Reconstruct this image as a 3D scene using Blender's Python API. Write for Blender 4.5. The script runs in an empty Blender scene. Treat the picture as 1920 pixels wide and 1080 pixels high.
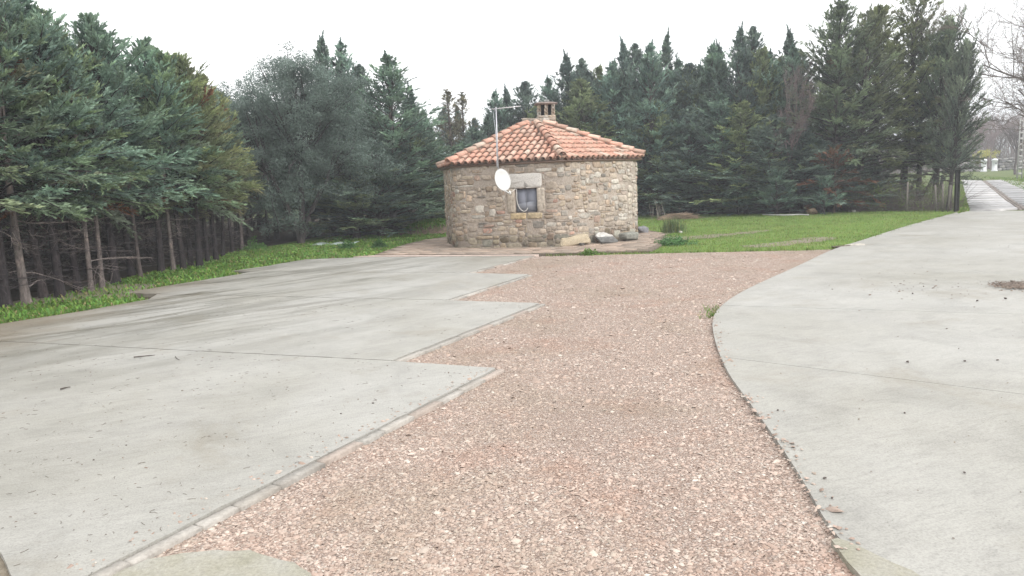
import bpy, math, random
import numpy as np

# ------------------------------------------------------------------ camera, sky, sun, exposure
scene = bpy.context.scene
COL = scene.collection
R = math.radians
FPX, PITCH, ROLL, CAMH = 1400.0, R(7.95), R(2.6), 1.6

_f = np.array([0, math.cos(PITCH), -math.sin(PITCH)])
_r0 = np.array([1.0, 0, 0]); _u0 = np.cross(_r0, _f)
_r = math.cos(ROLL) * _r0 - math.sin(ROLL) * _u0
_u = math.cos(ROLL) * _u0 + math.sin(ROLL) * _r0

import mathutils
cam_data = bpy.data.cameras.new("camera")
cam_data.sensor_width = 36.0
cam_data.lens = 36.0 * FPX / 1920.0
cam_data.clip_start = 0.05
cam_data.clip_end = 3000
cam = bpy.data.objects.new("camera", cam_data)
COL.objects.link(cam)
cam.matrix_world = mathutils.Matrix(((_r[0], _u[0], -_f[0], 0), (_r[1], _u[1], -_f[1], 0), (_r[2], _u[2], -_f[2], CAMH), (0, 0, 0, 1)))
scene.camera = cam

SUN_ELEV, SUN_ROT = R(36), R(130)
world = bpy.data.worlds.new("World")
scene.world = world
world.use_nodes = True
wn, wl = world.node_tree.nodes, world.node_tree.links
wn.clear()
w_out = wn.new("ShaderNodeOutputWorld")
w_bg = wn.new("ShaderNodeBackground")
w_bg.inputs["Strength"].default_value = 0.1
w_sky = wn.new("ShaderNodeTexSky")
w_sky.sky_type = 'NISHITA'; w_sky.sun_disc = False
w_sky.sun_elevation = SUN_ELEV; w_sky.sun_rotation = SUN_ROT
w_sky.dust_density = 3.0
w_hs = wn.new("ShaderNodeHueSaturation"); w_hs.inputs["Saturation"].default_value = 0.35
w_tc = wn.new("ShaderNodeTexCoord")
w_no = wn.new("ShaderNodeTexNoise"); w_no.inputs["Scale"].default_value = 2.2; w_no.inputs["Detail"].default_value = 6
w_map = wn.new("ShaderNodeMapping"); w_map.inputs["Scale"].default_value = (1, 1, 3)
w_rmp = wn.new("ShaderNodeValToRGB")
w_rmp.color_ramp.elements[0].position = 0.30; w_rmp.color_ramp.elements[0].color = (9.2, 9.4, 9.7, 1)
w_rmp.color_ramp.elements[1].position = 0.62; w_rmp.color_ramp.elements[1].color = (13.0, 12.95, 12.75, 1)
w_mix = wn.new("ShaderNodeMix"); w_mix.data_type = 'RGBA'; w_mix.inputs["Factor"].default_value = 0.86
wl.new(w_tc.outputs["Generated"], w_map.inputs["Vector"])
wl.new(w_map.outputs[0], w_no.inputs["Vector"])
wl.new(w_no.outputs["Fac"], w_rmp.inputs[0])
wl.new(w_sky.outputs[0], w_hs.inputs["Color"])
wl.new(w_hs.outputs[0], w_mix.inputs["A"])
wl.new(w_rmp.outputs[0], w_mix.inputs["B"])
wl.new(w_mix.outputs["Result"], w_bg.inputs["Color"])
wl.new(w_bg.outputs[0], w_out.inputs["Surface"])

sun_data = bpy.data.lights.new("sun", 'SUN')
sun_data.energy = 1.5
sun_data.angle = R(40)
sun_data.color = (1.0, 0.965, 0.92)
sun = bpy.data.objects.new("sun", sun_data)
COL.objects.link(sun)
# light comes from behind the camera's right shoulder
_sd = mathutils.Vector((math.sin(R(130)) * math.cos(SUN_ELEV), math.cos(R(130)) * math.cos(SUN_ELEV), math.sin(SUN_ELEV)))
sun.rotation_euler = (-_sd).to_track_quat('-Z', 'Y').to_euler()

scene.view_settings.view_transform = 'Standard'
scene.view_settings.look = 'None'
scene.view_settings.gamma = 1.0
scene.view_settings.use_curve_mapping = False
scene.view_settings.exposure = 0.88
scene.render.engine = 'CYCLES'
scene.cycles.max_bounces = 6
scene.cycles.diffuse_bounces = 3
scene.cycles.transparent_max_bounces = 8
scene.cycles.use_denoising = True

# ------------------------------------------------------------------ geometry helpers
def terr(x, y):
    return 0.0114 * np.maximum(0.0, np.asarray(y, float) - 30.0)

def G(px, py):
    """ground point seen at a spot of the 1920x1080 frame"""
    d = _f * FPX + _r * (px - 960) - _u * (py - 540)
    z = 0.0
    for _ in range(12):
        t = (z - CAMH) / d[2]
        z = 0.7 * z + 0.3 * float(terr(0, d[1] * t)) if _ else float(terr(0, min(d[1] * t, 60)))
    return np.array([d[0] * t, d[1] * t])

def D(px, py, Y):
    d = _f * FPX + _r * (px - 960) - _u * (py - 540)
    t = Y / d[1]
    return np.array([d[0] * t, Y, d[2] * t + CAMH])

def proj(p):
    d = np.asarray(p, float) - np.array([0, 0, CAMH])
    z = d @ _f
    return 960 + FPX * (d @ _r) / z, 540 - FPX * (d @ _u) / z

class Geo:
    """collects vertices, faces and one tint per vertex; builds ONE mesh object"""
    def __init__(s): s.V = []; s.F = []; s.T = []; s.n = 0
    def add(s, V, F, tint=(1, 1, 1)):
        V = np.asarray(V, float).reshape(-1, 3)
        if not isinstance(F, list): F = [F]
        for f in F:
            f = np.asarray(f, int)
            if f.size: s.F.append(f + s.n)
        t = np.asarray(tint, float)
        if t.ndim == 1: t = np.tile(t, (len(V), 1))
        s.V.append(V); s.T.append(t); s.n += len(V)
        return s
    def merge(s, o):
        for f in o.F: s.F.append(f + s.n)
        s.V += o.V; s.T += o.T; s.n += o.n
    def mesh(s, name, mat, smooth=False):
        V = np.concatenate(s.V); T = np.concatenate(s.T)
        me = bpy.data.meshes.new(name)
        me.vertices.add(len(V)); me.vertices.foreach_set("co", V.astype(np.float32).ravel())
        loops = np.concatenate([f.ravel() for f in s.F])
        tot = np.concatenate([np.full(len(f), f.shape[1]) for f in s.F])
        st = np.concatenate([[0], np.cumsum(tot)[:-1]])
        me.loops.add(len(loops)); me.loops.foreach_set("vertex_index", loops.astype(np.int32))
        me.polygons.add(len(tot)); me.polygons.foreach_set("loop_start", st.astype(np.int32))
        me.polygons.foreach_set("loop_total", tot.astype(np.int32))
        if smooth: me.polygons.foreach_set("use_smooth", np.ones(len(tot), bool))
        a = me.attributes.new("tint", 'FLOAT_COLOR', 'POINT')
        a.data.foreach_set("color", np.concatenate([T, np.ones((len(T), 1))], 1).astype(np.float32).ravel())
        me.materials.append(mat)
        me.update(calc_edges=True)
        return me
    def build(s, name, mat, parent=None, smooth=False, color=None, **kw):
        return link(name, s.mesh(name, mat, smooth), parent, color, **kw)

def link(name, me, parent=None, color=None, loc=None, **kw):
    o = bpy.data.objects.new(name, me)
    COL.objects.link(o)
    if parent is not None: o.parent = parent
    if color is not None: o.color = (*color, 1)
    if loc is not None: o.location = loc
    tag(o, **kw)
    return o

def tag(o, label=None, cat=None, group=None, kind=None):
    if label: o["label"] = label
    if cat: o["category"] = cat
    if group: o["group"] = group
    if kind: o["kind"] = kind
    return o

def empty(name, loc, rz=0, **kw):
    o = bpy.data.objects.new(name, None)
    COL.objects.link(o)
    o.location = loc; o.rotation_euler = (0, 0, rz)
    o.empty_display_size = 0.2
    return tag(o, **kw)

def tubes(P, Rd, k=4, cap=False):
    """P (n,m,3) paths, Rd (n,m) radii -> vertices, quads"""
    P = np.asarray(P, float); Rd = np.asarray(Rd, float)
    n, m, _ = P.shape
    T = np.gradient(P, axis=1)
    T /= np.linalg.norm(T, axis=2, keepdims=True) + 1e-9
    ref = np.where(np.abs(T[..., 2:3]) > 0.9, np.array([1.0, 0, 0]), np.array([0, 0, 1.0]))
    A = np.cross(T, ref); A /= np.linalg.norm(A, axis=2, keepdims=True) + 1e-9
    B = np.cross(T, A)
    ang = np.arange(k) * 2 * math.pi / k
    V = P[:, :, None, :] + Rd[:, :, None, None] * (A[:, :, None, :] * np.cos(ang)[None, None, :, None] + B[:, :, None, :] * np.sin(ang)[None, None, :, None])
    i = np.arange(n)[:, None, None] * m * k; j = np.arange(m - 1)[None, :, None] * k; a = np.arange(k)[None, None, :]; b = (a + 1) % k
    Q = np.stack([i + j + a, i + j + b, i + j + k + b, i + j + k + a], -1).reshape(-1, 4)
    F = [Q]
    if cap:
        c0 = (np.arange(n)[:, None] * m * k + np.arange(k)[None, ::-1])
        c1 = (np.arange(n)[:, None] * m * k + (m - 1) * k + np.arange(k)[None, :])
        F += [c0, c1]
    return V.reshape(-1, 3), F

def bar(g, a, b, r, k=8, tint=(1, 1, 1), r2=None):
    V, F = tubes(np.array([[a, b]], float), np.array([[r, r if r2 is None else r2]]), k, True)
    g.add(V, F, tint)

def path_tube(g, pts, r, k=6, tint=(1, 1, 1)):
    pts = np.array(pts, float)
    V, F = tubes(pts[None], np.full((1, len(pts)), r) if np.isscalar(r) else np.array(r)[None], k, True)
    g.add(V, F, tint)

def box(g, lo, hi, tint=(1, 1, 1), M=None, bev=0.0):
    lo = np.array(lo, float); hi = np.array(hi, float)
    if bev <= 0:
        V = np.array([[(lo, hi)[i][0], (lo, hi)[j][1], (lo, hi)[k][2]] for i in (0, 1) for j in (0, 1) for k in (0, 1)])
        F = np.array([[0, 1, 3, 2], [4, 6, 7, 5], [0, 4, 5, 1], [2, 3, 7, 6], [0, 2, 6, 4], [1, 5, 7, 3]])
        FF = [F]
    else:
        V = []; 
        for i in (0, 1):
            for j in (0, 1):
                for k in (0, 1):
                    c = np.array([(lo, hi)[i][0], (lo, hi)[j][1], (lo, hi)[k][2]]); s = np.array([1 - 2 * i, 1 - 2 * j, 1 - 2 * k]) * bev
                    V += [c + s * [0, 1, 1], c + s * [1, 0, 1], c + s * [1, 1, 0]]
        V = np.array(V)
        idx = lambda i, j, k, a: ((i * 2 + j) * 2 + k) * 3 + a
        Q = []
        for a in range(3):
            for s in (0, 1):
                o = [x for x in range(3) if x != a]
                q = []
                for (p_, q_) in ((0, 0), (1, 0), (1, 1), (0, 1)):
                    c = [0, 0, 0]; c[a] = s; c[o[0]] = p_; c[o[1]] = q_
                    q.append(idx(*c, a))
                Q.append(q)
        for a in range(3):                       # edge bevels along axis a
            o = [x for x in range(3) if x != a]
            for p_ in (0, 1):
                for q_ in (0, 1):
                    c0 = [0, 0, 0]; c0[o[0]] = p_; c0[o[1]] = q_; c1 = list(c0); c1[a] = 1
                    Q.append([idx(*c0, o[0]), idx(*c0, o[1]), idx(*c1, o[1]), idx(*c1, o[0])])
        Tt = [[idx(i, j, k, 0), idx(i, j, k, 1), idx(i, j, k, 2)] for i in (0, 1) for j in (0, 1) for k in (0, 1)]
        FF = [np.array(Q), np.array(Tt)]
    if M is not None: V = np.array([list(M @ mathutils.Vector(v)) for v in V])
    g.add(V, FF, tint)

def ico(sub=1):
    t = (1 + 5 ** .5) / 2
    V = [(-1, t, 0), (1, t, 0), (-1, -t, 0), (1, -t, 0), (0, -1, t), (0, 1, t), (0, -1, -t), (0, 1, -t), (t, 0, -1), (t, 0, 1), (-t, 0, -1), (-t, 0, 1)]
    V = [np.array(v) / np.linalg.norm(v) for v in V]
    F = [(0, 11, 5), (0, 5, 1), (0, 1, 7), (0, 7, 10), (0, 10, 11), (1, 5, 9), (5, 11, 4), (11, 10, 2), (10, 7, 6), (7, 1, 8), (3, 9, 4), (3, 4, 2), (3, 2, 6), (3, 6, 8), (3, 8, 9), (4, 9, 5), (2, 4, 11), (6, 2, 10), (8, 6, 7), (9, 8, 1)]
    for _ in range(sub):
        mid = {}; nf = []
        def m(a, b):
            k = (min(a, b), max(a, b))
            if k not in mid:
                v = V[a] + V[b]; V.append(v / np.linalg.norm(v)); mid[k] = len(V) - 1
            return mid[k]
        for a, b, c in F:
            x, y, z = m(a, b), m(b, c), m(c, a)
            nf += [(a, x, z), (b, y, x), (c, z, y), (x, y, z)]
        F = nf
    return np.array(V), np.array(F)

def unit_(v): return v / np.linalg.norm(v)

def rock(seed, sx, sy, sz, sub=2, rough=0.18, flat=0.0):
    r = np.random.RandomState(seed)
    V, F = ico(sub)
    V = np.sign(V) * np.abs(V) ** 0.45
    for _ in range(9):                      # knock flat facets into the lump
        kf = unit_(r.randn(3)); dd = V @ kf; lim = r.uniform(.62, .92); V = V - np.outer(np.maximum(dd - lim, 0), kf)
    d = np.zeros(len(V))
    for _ in range(7):
        k = r.randn(3) * r.uniform(1.2, 5); d += np.sin(V @ k + r.uniform(0, 6)) / (1 + np.linalg.norm(k) * .4)
    V = V * (1 + rough * d[:, None] * .6)
    V = V * np.array([sx, sy, sz]); V[:, 2] -= V[:, 2].min() * (1 - .12)
    return V, F

def in_poly(P, poly):
    x, y = P[:, 0], P[:, 1]; poly = np.asarray(poly); n = len(poly); ins = np.zeros(len(P), bool)
    j = n - 1
    for i in range(n):
        xi, yi = poly[i]; xj, yj = poly[j]
        c = ((yi > y) != (yj > y)) & (x < (xj - xi) * (y - yi) / (yj - yi + 1e-12) + xi)
        ins ^= c; j = i
    return ins

def scatter(poly, n, rs, holes=()):
    poly = np.asarray(poly, float); lo, hi = poly.min(0), poly.max(0); out = []; got = 0
    while got < n:
        P = rs.uniform(lo, hi, (n * 2, 2)); P = P[in_poly(P, poly)]
        for h in holes: P = P[~in_poly(P, h)]
        out.append(P); got += len(P)
        if len(out) > 200: break
    return np.concatenate(out)[:n]

def smooth_poly(poly, it=2):
    p = np.asarray(poly, float)
    for _ in range(it):
        q = np.roll(p, -1, 0); p = np.stack([.75 * p + .25 * q, .25 * p + .75 * q], 1).reshape(-1, 2)
    return p

def smooth_open(pts, it=2):
    p = np.asarray(pts, float)
    for _ in range(it):
        q = np.stack([.75 * p[:-1] + .25 * p[1:], .25 * p[:-1] + .75 * p[1:]], 1).reshape(-1, p.shape[1])
        p = np.concatenate([p[:1], q, p[-1:]])
    return p

def rough_poly(poly, amp, step, seed):
    """subdivide and jitter the outline so that an edge of grass or soil is uneven"""
    r = np.random.RandomState(seed); p = np.asarray(poly, float); out = []
    for i in range(len(p)):
        a, b = p[i], p[(i + 1) % len(p)]; n = max(1, int(np.linalg.norm(b - a) / step))
        for k in range(n): out.append(a + (b - a) * k / n + (r.randn(2) * amp if n > 1 else 0))
    return np.array(out)

def sheet(name, poly, z0, z1, mat, parent=None, **kw):
    """flat polygon; with z1 > z0 a slab with side faces"""
    import bmesh
    bm = bmesh.new()
    f = bm.faces.new([bm.verts.new((x, y, z1)) for x, y in poly])
    if f.normal.z < 0: pass
    bm.normal_update()
    if f.normal.z < 0: f.normal_flip()
    if z1 > z0:
        vs = list(f.verts); lows = [bm.verts.new((v.co.x, v.co.y, z0)) for v in vs]
        for i in range(len(vs)):
            j = (i + 1) % len(vs); bm.faces.new((vs[i], lows[i], lows[j], vs[j]))
    bmesh.ops.triangulate(bm, faces=[f])
    me = bpy.data.meshes.new(name); bm.to_mesh(me); bm.free()
    a = me.attributes.new("tint", 'FLOAT_COLOR', 'POINT'); a.data.foreach_set("color", np.ones(len(me.vertices) * 4, np.float32))
    me.materials.append(mat)
    return link(name, me, parent, **kw)

# ------------------------------------------------------------------ materials
# overall reflectance of each surface, relative to the colours written in its builder
ALBEDO = dict(brushed_concrete=.765, pink_gravel=.84, gravel_chip=.84, rubble_stone=.86, granite=.84, lime_mortar=.84, clay_roof_tile=.92, clay_paver=.82, sand_bed=.8, pale_cement=.82,
              lawn_turf=.82, bare_soil=.8, mossy_cement=.8, weathered_concrete=.84, forest_floor=.85, painted_surface=.84, bark=.8, twig_wood=.85, grass_blades=.86)

class NT:
    def __init__(s, name):
        s.m = bpy.data.materials.new(name); s.m.use_nodes = True
        s.t = s.m.node_tree; s.N = s.t.nodes; s.L = s.t.links
        s.N.clear()
        s.out = s.N.new("ShaderNodeOutputMaterial"); s.b = s.N.new("ShaderNodeBsdfPrincipled")
        s.L.new(s.b.outputs[0], s.out.inputs[0])
        s.pos = s.N.new("ShaderNodeNewGeometry").outputs["Position"]
        s.obj = s.N.new("ShaderNodeTexCoord").outputs["Object"]
    def _set(s, sock, v):
        if hasattr(v, "links"): s.L.new(v, sock)
        elif isinstance(v, (tuple, list)) and len(v) == 3 and sock.type == 'RGBA': sock.default_value = (*v, 1)
        else: sock.default_value = v
    def map(s, vec, scale=(1, 1, 1), rot=(0, 0, 0), loc=(0, 0, 0)):
        n = s.N.new("ShaderNodeMapping"); s.L.new(vec, n.inputs[0]); n.inputs["Scale"].default_value = scale; n.inputs["Rotation"].default_value = rot; n.inputs["Location"].default_value = loc
        return n.outputs[0]
    def rmap(s, vec, scale, deg, loc=(0, 0, 0)):
        """turn the coordinates first, then stretch along the turned axis"""
        return s.map(s.map(vec, (1, 1, 1), (0, 0, -R(deg)), loc), scale)
    def noise(s, vec, scale, detail=4, rough=.55, dist=0.0):
        n = s.N.new("ShaderNodeTexNoise"); s.L.new(vec, n.inputs["Vector"]); n.inputs["Scale"].default_value = scale; n.inputs["Detail"].default_value = detail
        n.inputs["Roughness"].default_value = rough; n.inputs["Distortion"].default_value = dist
        return n.outputs["Fac"]
    def vor(s, vec, scale, feature='F1', out="Distance", rnd=1.0):
        n = s.N.new("ShaderNodeTexVoronoi"); n.feature = feature; s.L.new(vec, n.inputs["Vector"]); n.inputs["Scale"].default_value = scale; n.inputs["Randomness"].default_value = rnd
        return n.outputs[out]
    def ramp(s, fac, stops):
        n = s.N.new("ShaderNodeValToRGB"); s._set(n.inputs[0], fac); cr = n.color_ramp
        while len(cr.elements) < len(stops): cr.elements.new(.5)
        for e, (p, c) in zip(cr.elements, stops):
            e.position = p; e.color = (*c, 1) if isinstance(c, tuple) else (c, c, c, 1)
        return n.outputs[0]
    def mix(s, f, a, b, mode='MIX'):
        n = s.N.new("ShaderNodeMix"); n.data_type = 'RGBA'; n.blend_type = mode
        s._set(n.inputs["Factor"], f); s._set(n.inputs["A"], a); s._set(n.inputs["B"], b)
        return n.outputs["Result"]
    def math(s, op, a, b=0.0, clamp=False):
        n = s.N.new("ShaderNodeMath"); n.operation = op; n.use_clamp = clamp; s._set(n.inputs[0], a); s._set(n.inputs[1], b)
        return n.outputs[0]
    def bump(s, h, strength=.5, dist=.01, normal=None):
        n = s.N.new("ShaderNodeBump"); n.inputs["Strength"].default_value = strength; n.inputs["Distance"].default_value = dist; s.L.new(h, n.inputs["Height"])
        if normal is not None: s.L.new(normal, n.inputs["Normal"])
        return n.outputs[0]
    def tint(s):
        a = s.N.new("ShaderNodeAttribute"); a.attribute_name = "tint"
        o = s.N.new("ShaderNodeObjectInfo")
        return s.mix(1.0, a.outputs["Color"], o.outputs["Color"], 'MULTIPLY')
    def fin(s, col, rough=.8, normal=None, spec=.3, **kw):
        k = ALBEDO.get(s.m.name)
        if k: col = s.mix(1.0, col, (k, k, k), 'MULTIPLY')
        s._set(s.b.inputs["Base Color"], col); s._set(s.b.inputs["Roughness"], rough)
        s.b.inputs["Specular IOR Level"].default_value = spec
        if normal is not None: s.L.new(normal, s.b.inputs["Normal"])
        for k, v in kw.items(): s._set(s.b.inputs[k], v)
        return s.m

def mat_leaf(name, translucent=.3, rough=.6, spec=.25):
    n = NT(name)
    c = n.mix(1.0, n.tint(), n.ramp(n.noise(n.obj, 1.3, 3), [(.3, .72), (.7, 1.25)]), 'MULTIPLY')
    n.fin(c, rough, spec=spec)
    tr = n.N.new("ShaderNodeBsdfTranslucent"); n.L.new(c, tr.inputs[0])
    mx = n.N.new("ShaderNodeMixShader"); mx.inputs[0].default_value = translucent
    n.L.new(n.b.outputs[0], mx.inputs[1]); n.L.new(tr.outputs[0], mx.inputs[2]); n.L.new(mx.outputs[0], n.out.inputs[0])
    return n.m
M_LEAF = mat_leaf("conifer_foliage", .24)
M_OAK = mat_leaf("oak_foliage", .38, .75, .12)
M_GRASS = mat_leaf("grass_blades", .35, .55)

def mat_bark():
    n = NT("bark")
    v = n.map(n.obj, (1, 1, .25))
    h = n.noise(v, 38, 5, .65)
    c = n.mix(1.0, n.tint(), n.ramp(h, [(.3, .45), (.7, 1.4)]), 'MULTIPLY')
    patch = n.ramp(n.noise(n.map(n.obj, (1, 1, .5)), 6, 3), [(.52, 0.0), (.62, 1.0)])
    c = n.mix(n.math('MULTIPLY', patch, .6), c, n.mix(1.0, c, (2.0, 1.9, 1.85), 'MULTIPLY'))
    return n.fin(c, .9, n.bump(h, .8, .012), .15)
M_BARK = mat_bark()
def mat_plain(name, rough=.8, amt=.25, scale=20, bump=.3, spec=.3, metallic=0.0):
    n = NT(name)
    h = n.noise(n.obj, scale, 5)
    c = n.mix(1.0, n.tint(), n.ramp(h, [(.25, 1 - amt), (.75, 1 + amt)]), 'MULTIPLY')
    n.b.inputs["Metallic"].default_value = metallic
    return n.fin(c, rough, n.bump(h, bump, .005), spec)
M_TWIG = mat_plain("twig_wood", .9, .3, 30, .2, .15)
M_STONE = mat_plain("rubble_stone", .88, .38, 16, .9, .25)
M_GRANITE = mat_plain("granite", .85, .35, 55, .7, .3)
M_METAL = mat_plain("galvanised_metal", .45, .12, 30, .1, .5, .6)
M_PAINT = mat_plain("painted_surface", .55, .06, 12, .08, .4)
M_CABLE = mat_plain("cable_sheath", .5, .05, 10, 0.0, .4)
M_SOILCLOD = mat_plain("loose_soil", .95, .4, 14, 1.0, .1)

def mat_mortar():
    n = NT("lime_mortar")
    h = n.noise(n.pos, 26, 6, .7)
    b = n.noise(n.pos, 2.2, 4)
    c = n.ramp(h, [(.25, (.32, .26, .21)), (.55, (.50, .425, .36)), (.8, (.61, .54, .47))])
    c = n.mix(n.ramp(b, [(.35, .0), (.7, .5)]), c, (.30, .27, .235))
    sep = n.N.new("ShaderNodeSeparateXYZ"); n.L.new(n.pos, sep.inputs[0])
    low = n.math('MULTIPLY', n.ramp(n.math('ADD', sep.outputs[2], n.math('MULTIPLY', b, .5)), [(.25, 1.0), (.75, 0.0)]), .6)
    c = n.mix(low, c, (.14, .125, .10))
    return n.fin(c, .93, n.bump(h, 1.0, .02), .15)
M_MORTAR = mat_mortar()

def mat_tile():
    n = NT("clay_roof_tile")
    h = n.noise(n.obj, 25, 5)
    c = n.mix(1.0, n.tint(), n.ramp(h, [(.2, .78), (.8, 1.15)]), 'MULTIPLY')
    lich = n.ramp(n.noise(n.pos, 9, 6, .7), [(.54, 0.0), (.66, .8)])
    c = n.mix(lich, c, (.33, .30, .22))
    dark = n.ramp(n.noise(n.map(n.pos, loc=(5, 3, 1)), 4, 5, .7), [(.52, 0.0), (.72, .6)])
    c = n.mix(dark, c, (.16, .12, .09))
    return n.fin(c, .85, n.bump(h, .4, .006), .25)
M_TILE = mat_tile()

def mat_concrete():
    n = NT("brushed_concrete")
    P = n.pos
    big = n.noise(P, .35, 4, .55, .6)
    mid = n.noise(n.map(P, (1, 1, 1), (0, 0, R(25))), 1.6, 5, .65, .8)
    fine = n.noise(P, 90, 3, .7)
    c = n.ramp(big, [(.3, (.405, .39, .345)), (.5, (.46, .447, .410)), (.72, (.505, .495, .465))])
    c = n.mix(.5, c, n.ramp(mid, [(.25, .60), (.5, .95), (.78, 1.15)]), 'MULTIPLY')
    c = n.mix(.75, c, n.ramp(fine, [(.36, .76), (.52, 1.0), (.62, 1.07)]), 'MULTIPLY')
    strk = n.noise(n.rmap(P, (1.6, 8, 1), 20), 3.0, 4, .7, 1.2)
    c = n.mix(.6, c, n.ramp(strk, [(.36, .82), (.52, 1.0), (.68, 1.05)]), 'MULTIPLY')
    # long sweeping water and tyre stains on the parking bays
    sw = n.noise(n.rmap(P, (.20, 1.5, 1), 50), 1.1, 5, .62, .9)
    sw2 = n.noise(n.rmap(P, (.26, 2.2, 1), 36, (3, 1, 0)), 1.1, 5, .62, 1.2)
    sep = n.N.new("ShaderNodeSeparateXYZ"); n.L.new(P, sep.inputs[0])
    # side of the apron that stays wet: far from the house front
    wet = n.math('MULTIPLY', n.ramp(n.math('DIVIDE', sep.outputs[1], 20), [(.30, 0.2), (.50, 1.0)]), n.ramp(n.math('ADD', n.math('DIVIDE', sep.outputs[0], 10), .9), [(.35, 1.0), (.92, .12)]))
    st = n.math('MULTIPLY', n.math('MAXIMUM', n.ramp(sw, [(.46, 0.0), (.62, 1.0)]), n.ramp(sw2, [(.50, 0.0), (.62, .9)])), wet)
    c = n.mix(n.math('MULTIPLY', st, .85), c, (.17, .155, .12))
    ear = n.math('MULTIPLY', n.ramp(n.noise(n.map(P, loc=(9, 4, 0)), .8, 5, .7, .5), [(.55, 0.0), (.75, .55)]), 1.0)
    c = n.mix(ear, c, (.27, .235, .175))
    side_ = n.math('MULTIPLY', n.ramp(n.math('ADD', n.math('DIVIDE', sep.outputs[0], -10), n.math('MULTIPLY', n.noise(P, 1.7, 5, .7), .22)), [(.64, 0.0), (.78, .7)]), 1.0)
    c = n.mix(side_, c, (.27, .215, .15))
    # small dark specks of grit and needle litter
    sp = n.vor(n.map(P, (1, 1.7, 1), (0, 0, .3)), 34, 'F1')
    spk = n.math('MULTIPLY', n.ramp(sp, [(.10, 1.0), (.17, 0.0)]), n.ramp(n.noise(P, 3.1, 4, .7), [(.50, 0.0), (.62, .75)]))
    c = n.mix(spk, c, (.09, .08, .07))
    rg = n.ramp(n.math('ADD', n.math('MULTIPLY', st, -.35), n.noise(P, 1.1, 4)), [(.1, .30), (.6, .62)])
    broom = n.noise(n.rmap(P, (5, 60, 1), 20), 1.5, 3, .6, 1.0)
    h = n.math('ADD', fine, n.math('MULTIPLY', broom, .8))
    return n.fin(c, rg, n.bump(h, .35, .006), .35)
M_CONC = mat_concrete()

def mat_gravel():
    n = NT("pink_gravel")
    P = n.pos
    cell = n.vor(n.map(P, (1, 1.25, 1)), 70, 'F1', "Color")
    dist = n.vor(n.map(P, (1, 1.25, 1)), 70, 'F1', "Distance")
    sepc = n.N.new("ShaderNodeSeparateColor"); n.L.new(cell, sepc.inputs[0])
    c = n.ramp(sepc.outputs[0], [(0, (.35, .26, .215)), (.35, (.45, .345, .29)), (.7, (.55, .44, .38)), (1, (.70, .61, .545))])
    c = n.mix(n.ramp(dist, [(.35, 0.0), (.75, .6)]), c, (.34, .245, .195))
    patch = n.noise(P, .55, 5, .6, .5)
    c = n.mix(n.ramp(patch, [(.50, 0.0), (.68, .60)]), c, (.36, .29, .225))
    p2 = n.noise(n.map(P, loc=(4, 7, 0)), 1.3, 5, .65)
    c = n.mix(n.ramp(p2, [(.52, 0.0), (.70, .36)]), c, (.42, .24, .17))
    h = n.math('SUBTRACT', 1.0, dist)
    return n.fin(c, .85, n.bump(h, 1.0, .02), .2)
M_GRAVEL = mat_gravel()
def mat_chip():
    n = NT("gravel_chip")
    P = n.pos
    patch = n.noise(P, .55, 5, .6, .5)
    c = n.mix(n.ramp(patch, [(.46, 0.0), (.64, .62)]), n.tint(), (.375, .305, .235))
    p2 = n.noise(n.map(P, loc=(4, 7, 0)), 1.3, 5, .65)
    c = n.mix(n.ramp(p2, [(.52, 0.0), (.70, .36)]), c, (.44, .25, .18))
    p3 = n.noise(n.map(P, loc=(1, 9, 0)), 3.2, 5, .7)
    c = n.mix(n.ramp(p3, [(.60, 0.0), (.74, .6)]), c, (.25, .19, .145))
    return n.fin(c, .8, None, .2)
M_CHIP = mat_chip()

def mat_ground():
    n = NT("forest_floor")
    P = n.pos
    a = n.noise(P, .22, 5, .6); b = n.noise(P, 9, 5, .7)
    c = n.ramp(b, [(.3, (.045, .036, .028)), (.7, (.12, .095, .07))])
    sep = n.N.new("ShaderNodeSeparateXYZ"); n.L.new(P, sep.inputs[0])
    # meadow beyond and beside the wood
    far = n.math('MAXIMUM', n.ramp(n.math('DIVIDE', sep.outputs[0], 40), [(.27, 0.0), (.32, 1.0)]), n.ramp(n.math('DIVIDE', sep.outputs[1], 100), [(.42, 0.0), (.5, 1.0)]))
    g = n.mix(n.ramp(a, [(.35, 0.0), (.65, 1.0)]), (.10, .155, .04), (.17, .19, .07))
    g = n.mix(n.ramp(b, [(.35, .0), (.7, .6)]), g, (.08, .11, .035))
    c = n.mix(far, c, g)
    return n.fin(c, .95, n.bump(b, .8, .03), .1)
M_GROUND = mat_ground()
def mat_lawn():
    n = NT("lawn_turf")
    P = n.pos
    a = n.noise(P, .5, 5, .6, .4); b = n.noise(P, 24, 5, .7)
    c = n.ramp(a, [(.3, (.12, .20, .045)), (.55, (.17, .26, .06)), (.75, (.24, .27, .10))])
    c = n.mix(.8, c, n.ramp(b, [(.3, .55), (.7, 1.3)]), 'MULTIPLY')
    w = n.ramp(n.noise(n.map(P, (.35, 1, 1), (0, 0, R(-30)), (2, 2, 0)), 1.1, 5, .7), [(.60, 0.0), (.72, .7)])
    c = n.mix(w, c, (.25, .19, .13))
    return n.fin(c, .95, n.bump(b, .8, .02), .1)
M_LAWN = mat_lawn()
def mat_soil():
    n = NT("bare_soil")
    b = n.noise(n.pos, 20, 6, .7); a = n.noise(n.pos, 1.5, 4)
    c = n.ramp(b, [(.3, (.20, .165, .12)), (.7, (.36, .31, .24))])
    c = n.mix(n.ramp(a, [(.4, 0.0), (.7, .6)]), c, (.25, .23, .20))
    return n.fin(c, .95, n.bump(b, .8, .015), .15)
M_SOIL = mat_soil()
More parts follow.
